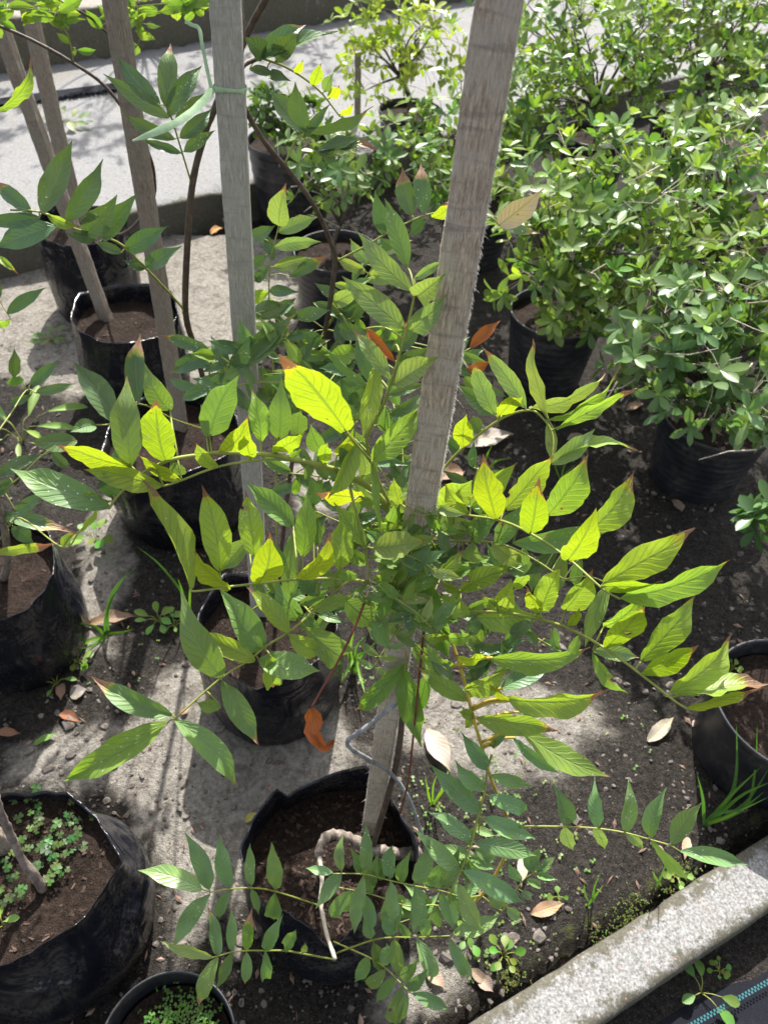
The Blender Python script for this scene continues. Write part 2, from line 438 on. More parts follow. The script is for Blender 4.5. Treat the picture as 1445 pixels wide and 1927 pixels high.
def gp(L, z=0.0): return [tuple(G(x, y, z).xy) for x, y in L]

# kerb line of the bottom right corner and the platform edge behind
KA, KB = G(880, 1927, 0.05), G(1445, 1570, 0.05)
kd = (KB - KA).normalized(); kn = Vector((kd.y, -kd.x, 0))        # kn points away from the bed
KC = G(1135, 1927, 0.05)
kw = (KC - KA).dot(kn)
KA0 = KA - kd * 1.2; KL = 4.5
SA, SB = G(0, 462, 0.13), G(475, 345, 0.13)
sd_ = (SB - SA).normalized(); sn = Vector((-sd_.y, sd_.x, 0))      # sn points away from the camera
FA = G(0, 200, 0.13); FB = G(390, 75, 0.13)
slab_depth = max(1.2, (FB - SA).dot(sn))

conc_lit_polys = [  # worn concrete, and sunlit spots of soil painted paler
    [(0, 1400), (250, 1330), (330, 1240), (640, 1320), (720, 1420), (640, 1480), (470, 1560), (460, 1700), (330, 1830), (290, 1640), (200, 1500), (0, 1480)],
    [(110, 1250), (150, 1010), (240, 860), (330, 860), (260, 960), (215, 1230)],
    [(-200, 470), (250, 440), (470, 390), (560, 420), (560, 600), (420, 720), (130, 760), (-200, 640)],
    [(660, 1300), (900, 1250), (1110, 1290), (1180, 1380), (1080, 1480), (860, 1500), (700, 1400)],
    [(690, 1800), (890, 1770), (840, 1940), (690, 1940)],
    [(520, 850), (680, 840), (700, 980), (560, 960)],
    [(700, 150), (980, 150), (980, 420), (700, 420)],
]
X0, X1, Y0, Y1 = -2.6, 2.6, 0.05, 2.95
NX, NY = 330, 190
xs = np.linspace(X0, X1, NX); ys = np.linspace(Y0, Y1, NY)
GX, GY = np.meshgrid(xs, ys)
conc_lit = np.zeros(GX.shape)
for i, pl in enumerate(conc_lit_polys):
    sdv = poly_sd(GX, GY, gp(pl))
    conc_lit = np.maximum(conc_lit, np.clip(0.5 + sdv / 0.16, 0, 1) * (0.9 if i != 3 else 0.72))
dk = (GX - KA.x) * kn.x + (GY - KA.y) * kn.y
moss = np.clip(1.0 - np.abs(dk + 0.035) / 0.08, 0, 1) * 0.46
tp = np.array(gp([(110, 640)])[0]); moss = np.maximum(moss, 0.5 * np.clip(1 - np.hypot(GX - tp[0], GY - tp[1]) / 0.25, 0, 1))
Z = np.zeros(GX.shape)
for iy in range(NY):
    for ix in range(NX):
        v = Vector((GX[iy, ix], GY[iy, ix], 0))
        a = noise.fractal(v * 5, 1.0, 2.0, 4); b = noise.noise(v * 26) + 0.7 * noise.noise(v * 52)
        Z[iy, ix] = 0.010 * a + 0.0055 * b * (1 - 0.6 * conc_lit[iy, ix]) + 0.004 * conc_lit[iy, ix]
Z = np.where(dk > -0.02, -0.03, Z)
gv = np.stack([GX, GY, Z], -1).reshape(-1, 3)
gf = []
for iy in range(NY - 1):
    for ix in range(NX - 1):
        i = iy * NX + ix
        gf.append((i, i + 1, i + NX + 1, i + NX))
gc = np.zeros((NX * NY, 4)); gc[:, 0] = conc_lit.ravel(); gc[:, 1] = moss.ravel(); gc[:, 3] = 1
def ground_z(x, y):
    ix = int(round((x - X0) / (X1 - X0) * (NX - 1))); iy = int(round((y - Y0) / (Y1 - Y0) * (NY - 1)))
    if 0 <= ix < NX and 0 <= iy < NY: return float(Z[iy, ix])
    return 0.0
base_n = len(gv)
far = 260.0                                # the sheet runs on, flat, to the horizon
ring = [(X0, Y0), (X1, Y0), (X1, Y1), (X0, Y1)]
gv = gv.tolist() + [(-far, -far, -0.035), (far, -far, -0.035), (far, far, -0.035), (-far, far, -0.035)]
gf.append((base_n, base_n + 1, base_n + 2, base_n + 3))
gc = np.vstack([gc, np.array([[0.1, 0, 0, 1]] * 4)])
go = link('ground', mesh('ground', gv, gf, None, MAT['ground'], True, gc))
tag(go, 'damp dark soil and worn concrete ground of the plant nursery, sunlit patches coloured paler', 'ground', kind='structure')

def slab_box(name, P, u, v, lu, lv, z0, z1, mat, nu=60, nv=8, jitter=0.0, chip=0.0, seed=0, mats=None):
    """block along u (length lu) and v (width lv) with a worn, slightly chipped top edge"""
    V, F, CC = [], [], []
    prof = [(0.0, z0), (0.0, z1 - 0.012), (0.004, z1 - 0.004), (0.012, z1)] + \
           [(0.012 + (lv - 0.024) * k / nv, z1) for k in range(1, nv)] + \
           [(lv - 0.012, z1), (lv - 0.004, z1 - 0.004), (lv, z1 - 0.012), (lv, z0)]
    m = len(prof)
    for i in range(nu + 1):
        s = lu * i / nu
        for j, (q, z) in enumerate(prof):
            p = P + u * s + v * q; p = Vector((p.x, p.y, z))
            n1 = noise.noise(Vector((s * 9 + seed, q * 9, z * 9)))
            n2 = noise.noise(Vector((s * 31 + seed, q * 31, z * 20 + 3)))
            out = v * (n1 * jitter + n2 * jitter * 0.6) if z < z1 else Vector((0, 0, (n1 * 0.4 + n2 * 0.5) * jitter))
            if chip and j in (1, 2, 3, m - 4, m - 3, m - 2):
                cdep = max(0.0, noise.noise(Vector((s * 14 + 9 + seed, (j > 5) * 7.0, 0))) - 0.28) * chip
                out = out + Vector((0, 0, -cdep)) + v * (cdep * (1 if j < 5 else -1))
            V.append(p + out)
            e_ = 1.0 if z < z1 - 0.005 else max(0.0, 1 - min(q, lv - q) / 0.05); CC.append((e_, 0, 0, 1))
    for i in range(nu):
        for j in range(m - 1):
            a = i * m + j
            F.append((a, a + 1, a + m + 1, a + m))
    F.append(tuple(range(m))); F.append(tuple(nu * m + j for j in range(m))[::-1])
    o = link(name, mesh(name, V, F, None, mat, True, CC))
    md = o.modifiers.new('w', 'WEIGHTED_NORMAL') if False else None
    return o
ke = slab_box('concrete_kerb', KA0, kd, kn, KL, kw, -0.12, 0.05, MAT['kerb'], 320, 10, 0.0020, 0.014, 3)
tag(ke, 'pale speckled concrete kerb running diagonally past the wisteria bag', 'kerb')
# weed cloth beyond the kerb with woven teal marker line
WP = KA0 + kn * (kw + 0.002)
V, F = [], []
for i in range(61):
    for j in range(25):
        p = WP + kd * (KL * i / 60) + kn * (1.4 * j / 24)
        z = -0.018 + 0.006 * noise.noise(Vector((p.x * 6, p.y * 6, 1))) - 0.02 * math.exp(-j * 0.6)
        V.append((p.x, p.y, z))
for i in range(60):
    for j in range(24):
        a = i * 25 + j; F.append((a, a + 1, a + 26, a + 25))
cl = link('weed_cloth', mesh('weed_cloth', V, F, None, MAT['cloth'], True))
tag(cl, 'black woven ground cloth with a teal marker thread beyond the kerb', 'ground cloth')
TA, TB = G(1310, 1927, -0.014), G(1445, 1850, -0.014)
td = (TB - TA).normalized(); tn = Vector((-td.y, td.x, 0)); mb = MB()
for i in range(-120, 260):
    for r_ in range(2):
        c = TA + td * (i * 0.0072 + r_ * 0.0036) + tn * (r_ * 0.0042)
        z = -0.0085 + 0.006 * noise.noise(Vector((c.x * 6, c.y * 6, 1)))
        q = [c - td * 0.0019 - tn * 0.0018, c + td * 0.0019 - tn * 0.0018, c + td * 0.0019 + tn * 0.0018, c - td * 0.0019 + tn * 0.0018]
        mb.add([(p.x, p.y, z) for p in q], [(0, 1, 2, 3)])
tag(mb.build('marker_thread', MAT['teal'], cl), kind='stuff')

# raised concrete platform across the back and the kerb that closes it
SP = SA - sd_ * 3.5
pl_ = slab_box('concrete_platform', SP, sd_, sn, 12.0, slab_depth, -0.05, 0.13, MAT['slab'], 240, 30, 0.003, 0.06, 11)
tag(pl_, kind='structure')
fk = slab_box('far_kerb', SP + sn * (slab_depth + 0.004), sd_, sn, 12.0, 0.28, -0.05, 0.36, MAT['oldkerb'], 160, 6, 0.004, 0.06, 21)
tag(fk, 'weathered grey concrete kerb closing the far side of the platform', 'kerb')
# black frayed cloth edge lying on the platform
mb = MB()
A = G(-40, 205, 0.134); B = G(250, 165, 0.134)
for i in range(260):
    t = i / 259; p = A.lerp(B, t); 
    L = rng.uniform(0.02, 0.06); d = (sn * -1 + sd_ * rng.uniform(-0.5, 0.5)).normalized()
    q = [p, p + sd_ * 0.014, p + d * L + Vector((0, 0, rng.uniform(0.002, 0.02)))]
    mb.add([(v.x, v.y, max(v.z, 0.1345 + 0.0001 * (i % 7))) for v in q], [(0, 1, 2)])
qa = [A, B, B + sn * 0.10, A + sn * 0.10]
mb.add([(v.x, v.y, 0.137) for v in qa] + [(v.x, v.y, 0.1325) for v in qa], [(0, 1, 2, 3), (0, 1, 5, 4), (1, 2, 6, 5), (2, 3, 7, 6), (3, 0, 4, 7)])
fo = mb.build('cloth_edge', MAT['cloth'], smooth=False)
tag(fo, 'frayed black cloth strip lying on the pale platform', 'ground cloth')

# ------------------------------------------------------------------ soil clods and grit (uncountable)
mb = MB()
ico = bmesh.new(); bmesh.ops.create_icosphere(ico, subdivisions=1, radius=1.0)
IV = [v.co.copy() for v in ico.verts]; IF = [tuple(v.index for v in f.verts) for f in ico.faces]; ico.free()
def clod(mb, p, r, c=None, flat=0.6):
    q = Matrix.Rotation(rng.uniform(0, 6.3), 3, 'Z') @ Matrix.Rotation(rng.uniform(-.5, .5), 3, 'X')
    k = [rng.uniform(0.65, 1.25) for _ in IV]
    sx, sy = rng.uniform(0.7, 1.4), rng.uniform(0.7, 1.2)
    mb.add([p + q @ Vector((v.x * sx, v.y * sy, v.z * flat)) * (r * a) for v, a in zip(IV, k)], IF, None, c)
n = 0
while n < 5200:
    px, py = rng.uniform(-60, 1500), rng.uniform(430, 1990)
    p = G(px, py)
    if p.y > 2.3 or (p - KA).dot(kn) > -0.012: continue
    r = min(0.017, 0.0016 * math.exp(rng.gauss(0.45, 0.62)))
    p = Vector((p.x, p.y, ground_z(p.x, p.y) + r * 0.15))
    if noise.noise(Vector((p.x * 7, p.y * 7, 4))) < -0.05 and r > 0.003: continue
    clod(mb, p, r); n += 1
tag(mb.build('soil_grit', MAT['pebble'], smooth=False), 'loose grit and small soil clods on the ground', 'grit', kind='stuff')

mb = MB()
for _ in range(420):
    while True:
        px, py = rng.uniform(-20, 1460), rng.uniform(430, 1940); p = G(px, py)
        if p.y < 2.2 and (p - KA).dot(kn) < -0.02: break
    p.z = ground_z(p.x, p.y) + 0.003
    L = rng.uniform(0.004, 0.013); a = rng.uniform(0, 6.28); d1 = Vector((math.cos(a), math.sin(a), rng.uniform(-.2, .3))); s = Vector((-d1.y, d1.x, rng.uniform(-.3, .3))) * rng.uniform(.12, .5)
    q = [p - d1 * L, p - s * L + Vector((0, 0, L * .15)), p + d1 * L, p + s * L, p + Vector((0, 0, L * .3))]
    mb.add(q, [(0, 1, 4), (1, 2, 4), (2, 3, 4), (3, 0, 4)])
tag(mb.build('leaf_litter', MAT['litter'], smooth=False), 'brown crumbs of dead leaves and twigs strewn over the soil', 'leaf litter', kind='stuff')

# ------------------------------------------------------------------ bags and pots
def soil_disc(parent, c, rfun, z, seed, name='soil', amp=0.010, chips=60, chip_r=(0.0018, 0.0065), mat='soil'):
    nr, na = 14, 48
    V, F = [(c.x, c.y, z)], []
    for i in range(1, nr + 1):
        for j in range(na):
            th = 2 * math.pi * j / na
            r = rfun(th) * i / nr
            v = Vector((c.x + r * math.cos(th), c.y + r * math.sin(th), z))
            v.z += amp * noise.fractal(v * 16 + Vector((seed, 0, 0)), 1.0, 2.0, 4) + (0.006 if i == nr else 0)
            V.append(v)
    for j in range(na):
        F.append((0, 1 + j, 1 + (j + 1) % na))
        for i in range(nr - 1):
            a = 1 + i * na; b = a + na
            F.append((a + j, b + j, b + (j + 1) % na, a + (j + 1) % na))
    org = Vector(parent.location)
    o = link(name, mesh(name, [Vector(v) - org for v in V], F, None, MAT[mat]), parent)
    if chips:
        mb = MB(); rr = random.Random(seed)
        for _ in range(chips):
            th = rr.uniform(0, 6.28); r = rfun(th) * 0.93 * math.sqrt(rr.random())
            p = Vector((c.x + r * math.cos(th), c.y + r * math.sin(th), z))
            p.z += amp * noise.fractal(p * 16 + Vector((seed, 0, 0)), 1.0, 2.0, 4)
            L = rr.uniform(*chip_r); wd = L * rr.uniform(0.25, 0.6); hh = L * 0.22
            q = Matrix.Rotation(rr.uniform(0, 6.28), 3, 'Z') @ Matrix.Rotation(rr.uniform(-.5, .5), 3, 'X') @ Matrix.Rotation(rr.uniform(-.4, .4), 3, 'Y')
            pts = [Vector((sx * L * rr.uniform(.7, 1), sy * wd * rr.uniform(.6, 1), sz * hh)) for sx in (-1, 1) for sy in (-1, 1) for sz in (-1, 1)]
            mb.add([p + q @ v - org for v in pts], [(0, 1, 3, 2), (4, 6, 7, 5), (0, 4, 5, 1), (2, 3, 7, 6), (0, 2, 6, 4), (1, 5, 7, 3)])
        tag(mb.build('bark_chips', MAT['chip'], o, smooth=False), kind='stuff')
    return o

def bag(label, cx, cy, wpx, h, seed, dips=(), soil_drop=0.05, base=0.94, bulge=0.06, wob=0.05, chips=70, rim=None, squash=1.0, npoly=11):
    c = G(cx, cy, h); d = depth(c)
    Rr = wpx / 2 * d / FPX
    root = thing('grow_bag', (c.x, c.y, 0), label, 'plant bag')
    rr = random.Random(seed)
    ph = [rr.uniform(0, 6.28) for _ in range(9)]
    def ang(a): return (a + math.pi) % (2 * math.pi) - math.pi
    def rim_h(th):
        z = h + 0.010 * math.sin(2 * th + ph[0]) + 0.008 * math.sin(3 * th + ph[1]) + 0.005 * math.sin(7 * th + ph[2])
        for a, wd, dp in dips:
            q = abs(ang(th - R(a))) / R(wd)
            if q < 1: z -= dp * (1 - q) ** 1.0
        return z
    def rad(th, t, z=0.0):
        r = Rr * (base + (1 - base) * t + bulge * math.sin(math.pi * min(1, t * 1.05)) ** 1.2)
        r *= 1 + wob * t * (0.6 * math.sin(2 * th + ph[3]) + 0.5 * math.sin(3 * th + ph[4])) 
        cre = abs(math.sin(4.5 * th + ph[5] + 0.8 * t)) ** 6
        r += Rr * 0.05 * t * t * (math.sin(9 * th + ph[6]) * 0.30 - cre * 0.55)
        r += Rr * 0.018 * noise.noise(Vector((math.cos(th) * 3.2, math.sin(th) * 3.2, t * 2.2 + seed)))
        r += Rr * 0.012 * noise.noise(Vector((math.cos(th) * 9, math.sin(th) * 9, t * 6 + seed * 2)))
        return r
    # crumpled rim: straight folds between corners, traced or random
    if rim:
        ctl = []
        for x_, y_, z_ in rim:
            q = G(x_, y_, z_); ctl.append((math.atan2(q.y - c.y, q.x - c.x) % (2 * math.pi), math.hypot(q.x - c.x, q.y - c.y), z_))
    else:
        ctl = []
        for i in range(npoly):
            a = 2 * math.pi * (i + rr.uniform(-.36, .36)) / npoly
            ctl.append((a % (2 * math.pi), rad(a, 1.0) * rr.uniform(0.93, 1.06), rim_h(a) + rr.uniform(-0.012, 0.012)))
    ctl.sort()
    ctl = [(ctl[-1][0] - 2 * math.pi,) + ctl[-1][1:]] + ctl + [(ctl[0][0] + 2 * math.pi,) + ctl[0][1:]]
    def rim_at(th):
        th %= 2 * math.pi
        for i in range(len(ctl) - 1):
            a, b = ctl[i], ctl[i + 1]
            if a[0] <= th <= b[0]:
                s = (th - a[0]) / (b[0] - a[0] + 1e-9)
                # straight chord between the two corners
                ax_, ay_, bx_, by_ = a[1] * math.cos(a[0]), a[1] * math.sin(a[0]), b[1] * math.cos(b[0]), b[1] * math.sin(b[0])
                den = math.cos(th) * (by_ - ay_) - math.sin(th) * (bx_ - ax_)
                r_ = (ax_ * by_ - ay_ * bx_) / den if abs(den) > 1e-9 else lerp(a[1], b[1], s)
                return lerp(r_, lerp(a[1], b[1], s), 0.35), lerp(a[2], b[2], s)
        return ctl[1][1], ctl[1][2]
    na = 120
    V, F = [], []
    RIM = [rim_at(2 * math.pi * j / na) for j in range(na)]
    lev = [0.0, 0.03, 0.1, 0.2, 0.3, 0.42, 0.54, 0.66, 0.77, 0.86, 0.93, 0.98, 1.0]
    sz = h - soil_drop
    prof = [(t, 0) for t in lev] + [(1.0, 0.0012), (0.97, 0.004), (0.9, 0.005), (0.8, 0.005), (max(0.4, (sz - 0.03) / h), 0.005)]
    for t, off in prof:
        for j in range(na):
            th = 2 * math.pi * j / na
            H = RIM[j][1]
            k_ = sstep(0.35, 1.0, t)
            r = lerp(rad(th, t), RIM[j][0] + 0.004 * noise.noise(Vector((th * 5, t * 5, seed))), k_) - off
            r += Rr * 0.022 * noise.noise(Vector((math.cos(th) * 5 + seed, math.sin(th) * 5, t * 3.5))) * math.sin(math.pi * min(1, t * 1.1))
            if t < 0.05: r *= 0.965 + 0.7 * t
            V.append((r * math.cos(th) * squash, r * math.sin(th), max(0.0, t * H) + (0.0015 if off == 0.0012 else 0)))
    m = len(prof)
    for i in range(m - 1):
        for j in range(na):
            F.append((i * na + j, i * na + (j + 1) % na, (i + 1) * na + (j + 1) % na, (i + 1) * na + j))
    F.append(tuple(range(na))[::-1])
    link('bag_wall', mesh('bag_wall', V, F, None, MAT['plastic']), root)
    cc = Vector((c.x, c.y, 0))
    soil_disc(root, cc, lambda th: lerp(rad(th, sz / h), rim_at(th)[0], sstep(0.35, 1.0, min(1, sz / rim_at(th)[1]))) - 0.002, sz, seed, chips=chips)
    return dict(root=root, c=cc, r=Rr, sz=sz, d=d)

def pot(label, cx, cy, wpx, h, seed, ribs=9, taper=0.80, soil_drop=0.035, drop_ribs=True, chips=40, hz=None):
    c = G(cx, cy, h); d = depth(c)
    Rr = wpx / 2 * d / FPX
    root = thing('plant_pot', (c.x, c.y, 0), label, 'plant pot')
    rr = random.Random(seed); ph = rr.uniform(0, 6.28)
    prof = [(taper * 0.965, 0.0), (taper * 0.995, 0.006)]
    n = 54
    for i in range(n + 1):
        t = i / n; z = 0.010 + (h * 0.90 - 0.012) * t
        rb = 0.0
        if ribs and 0.10 < t: rb = 0.011 * max(0.0, math.sin(2 * math.pi * ribs * t)) ** 1.5
        prof.append((taper + (0.97 - taper) * t + rb, z))
    prof += [(0.985, h * 0.905), (1.0, h * 0.915), (1.012, h * 0.985), (1.005, h), (0.985, h * 1.003), (0.970, h * 0.99)]
    for i in range(1, 12):
        t = i / 11; prof.append((0.965 - (0.965 - taper) * 0.45 * t + (0.006 * math.sin(i * 2.6) if ribs else 0), h * (0.985 - 0.5 * t)))
    na = 72; V, F = [], []
    for r, z in prof:
        for j in range(na):
            th = 2 * math.pi * j / na
            q = Rr * r * (1 + 0.010 * math.sin(2 * th + ph) * (z / h))
            V.append((q * math.cos(th), q * math.sin(th), z))
    for i in range(len(prof) - 1):
        for j in range(na):
            F.append((i * na + j, i * na + (j + 1) % na, (i + 1) * na + (j + 1) % na, (i + 1) * na + j))
    F.append(tuple(range(na))[::-1])
    link('pot_wall', mesh('pot_wall', V, F, None, MAT['pot']), root)
    cc = Vector((c.x, c.y, 0)); sz = h - soil_drop
    soil_disc(root, cc, lambda th: Rr * (0.965 - (0.965 - taper) * 0.9 * soil_drop / h) - 0.004, sz, seed, chips=chips, amp=0.007)
    return dict(root=root, c=cc, r=Rr, sz=sz, d=d)

B1 = bag('crumpled black grow bag with a V-notched rim holding the leaning rough stake', 622, 1606, 335, 0.25, 1, soil_drop=0.08, wob=0.03, chips=420,
         rim=[(452, 1600, .25), (478, 1535, .25), (519, 1482, .255), (540, 1496, .25), (606, 1462, .26), (655, 1446, .265), (688, 1441, .262), (722, 1462, .255), (742, 1510, .25), (765, 1550, .25), (789, 1592, .245), (782, 1660, .24), (730, 1705, .235), (675, 1742, .215), (622, 1786, .172), (585, 1748, .205), (535, 1716, .23), (482, 1690, .24), (456, 1650, .245)])
B2 = bag('black grow bag with clover growing around a gnarled stem', 48, 1655, 352, 0.26, 2, soil_drop=0.035, base=1.03, bulge=0.12, chips=110,
         rim=[(-130, 1600, .26), (-60, 1520, .265), (0, 1494, .265), (62, 1491, .26), (131, 1491, .26), (196, 1558, .255), (231, 1622, .25), (205, 1660, .252), (160, 1728, .25), (141, 1741, .262), (80, 1778, .25), (0, 1822, .245), (-70, 1830, .25), (-140, 1740, .255)])
B3 = bag('black grow bag with a torn white nick in its rim', -20, 1072, 256, 0.27, 3, soil_drop=0.04, base=1.0, bulge=0.08, chips=80)
B4 = bag('black grow bag holding the smooth grey stake tied with green tape', 502, 1172, 272, 0.26, 4, soil_drop=0.06, base=0.98, bulge=0.05, chips=160)
B5 = bag('black grow bag holding the brown stake and the long dark vine stem', 322, 812, 262, 0.27, 5, soil_drop=0.06, base=0.98, bulge=0.05)
B6 = bag('black grow bag with wavy shining rim in front of the platform edge', 232, 586, 204, 0.28, 6, dips=[(-70, 60, 0.03)], soil_drop=0.06, base=0.96, bulge=0.05)
B7 = bag('black grow bag pushed against the pale platform edge', 150, 418, 172, 0.32, 8, soil_drop=0.03, base=0.96, bulge=0.05)
P1 = pot('dark ribbed plastic pot with tiny round seedlings, next to the clover bag', 314, 1974, 258, 0.20, 11, ribs=9, soil_drop=0.05)
P2 = pot('smooth round black plastic pot by the grass tuft and the diagonal kerb', 1492, 1325, 288, 0.21, 12, ribs=0, taper=0.86, soil_drop=0.05)
P3 = pot('ribbed black pot under the leafy azalea spreading over bare dark soil', 1352, 780, 208, 0.24, 13)
P4 = pot('ribbed black pot of the azalea beside the leaning stake', 1050, 585, 178, 0.26, 14)
P5 = pot('black pot with broken twigs behind the slender brown vine', 632, 470, 158, 0.25, 15, taper=0.86)
P6 = pot('tall black pot standing at the platform edge beside the grey stake', 545, 262, 160, 0.32, 16, ribs=6, taper=0.84)
P7 = pot('black pot of the small upright tree on the bright concrete', 772, 205, 120, 0.22, 17)
P8 = pot('black pot hidden beneath the far azalea with a tall dark stem', 1125, 250, 135, 0.25, 18)
P9 = pot('black pot under the deep green azalea by the bare grey twigs', 1400, 440, 170, 0.26, 19)
P10 = pot('black pot in the shaded gap below the farthest azalea', 1300, 195, 140, 0.25, 20)
P11 = pot('black pot among low azaleas directly behind the leaning stake', 900, 375, 140, 0.25, 21)

# ------------------------------------------------------------------ leaves
LR = random.Random(21)
NU, NV = 9, 4
def leaf_profile(u, aw=0.1):
    e1, e2 = 0.62 + aw, 0.86 + aw * 0.6
    um = e1 / (e1 + e2)
    a = (u ** e1) * ((1 - u) ** e2) / ((um ** e1) * ((1 - um) ** e2))
    return a * (1 - 0.55 * sstep(0.66, 0.95, u)) 
def leaf_geo(B, T, nrm, width, fold=0.25, curve=0.05, wave=0.02, rag=0.05, tipcurl=0.0, rr=LR, nu=NU, side=0.0):
    B, T = Vector(B), Vector(T)
    ax = T - B; L = ax.length; ax = ax / L
    n = (nrm - ax * nrm.dot(ax)).normalized()
    s = ax.cross(n)
    V, F, U = [], [], []
    p1, p2, p3 = rr.uniform(0, 6.3), rr.uniform(0, 6.3), rr.uniform(0, 6.3)
    twist = rr.uniform(-0.55, 0.55); aw_ = rr.uniform(-0.06, 0.24)
    for i in range(nu + 1):
        u = i / nu
        uu = u
        hw = width / 2 * leaf_profile(min(max(uu, 0.012), 0.992), aw_)
        c = B + ax * (L * u) + n * (L * curve * 4 * u * (1 - u)) + s * (side * L * 4 * u * (1 - u))
        c = c - n * (tipcurl * L * sstep(0.6, 1.0, u) ** 1.5)
        q = twist * (u - 0.3)
        sl, nl = s * math.cos(q) + n * math.sin(q), n * math.cos(q) - s * math.sin(q)
        for j in range(NV + 1):
            v = j / NV * 2 - 1
            sd2 = 1.7 if v > 0 else 0.0
            e = noise.noise(Vector((u * 7.0, p1 + sd2, 0))) * 1.2 + noise.noise(Vector((u * 17.0, p2 + sd2, 3))) * 0.9
            k = 1 + rag * e * abs(v) - (0.45 * rag / 0.08 * max(0.0, noise.noise(Vector((u * 4.2 + p3, sd2 * 9, 7))) - 0.33) * abs(v))
            up = abs(v) * fold * hw
            up += wave * L * (math.sin(13 * u + p3 + sd2) + 0.5 * math.sin(27 * u + p1 + sd2)) * v * v * min(1.0, 3.2 * (1 - u) + 0.35)
            V.append(c + sl * (v * hw * k) + nl * up)
            U.append((j / NV, u))
    for i in range(nu):
        for j in range(NV):
            a = i * (NV + 1) + j
            F.append((a, a + 1, a + NV + 2, a + NV + 1))
    return V, F, U

CLS = {  # linear blade colours, sunlit and shaded looks partly put into the classes
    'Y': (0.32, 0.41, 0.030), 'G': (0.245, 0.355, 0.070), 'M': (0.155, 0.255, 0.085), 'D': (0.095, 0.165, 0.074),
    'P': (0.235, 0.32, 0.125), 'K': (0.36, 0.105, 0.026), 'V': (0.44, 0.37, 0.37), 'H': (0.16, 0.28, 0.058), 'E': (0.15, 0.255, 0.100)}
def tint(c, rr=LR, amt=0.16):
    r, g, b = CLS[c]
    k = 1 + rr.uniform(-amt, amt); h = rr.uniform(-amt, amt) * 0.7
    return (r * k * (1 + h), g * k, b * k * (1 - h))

def px_polyline_near(P, x, y):
    best = (1e18, 0, 0.0)
    for i in range(len(P) - 1):
        ax, ay, ad = P[i]; bx, by, bd = P[i + 1]
        dx, dy = bx - ax, by - ay
        t = max(0.0, min(1.0, ((x - ax) * dx + (y - ay) * dy) / (dx * dx + dy * dy + 1e-9)))
        q = (ax + dx * t - x) ** 2 + (ay + dy * t - y) ** 2
        if q < best[0]: best = (q, i, t)
    _, i, t = best
    a, b = P[i], P[i + 1]
    return tuple(a[k] + (b[k] - a[k]) * t for k in range(3))

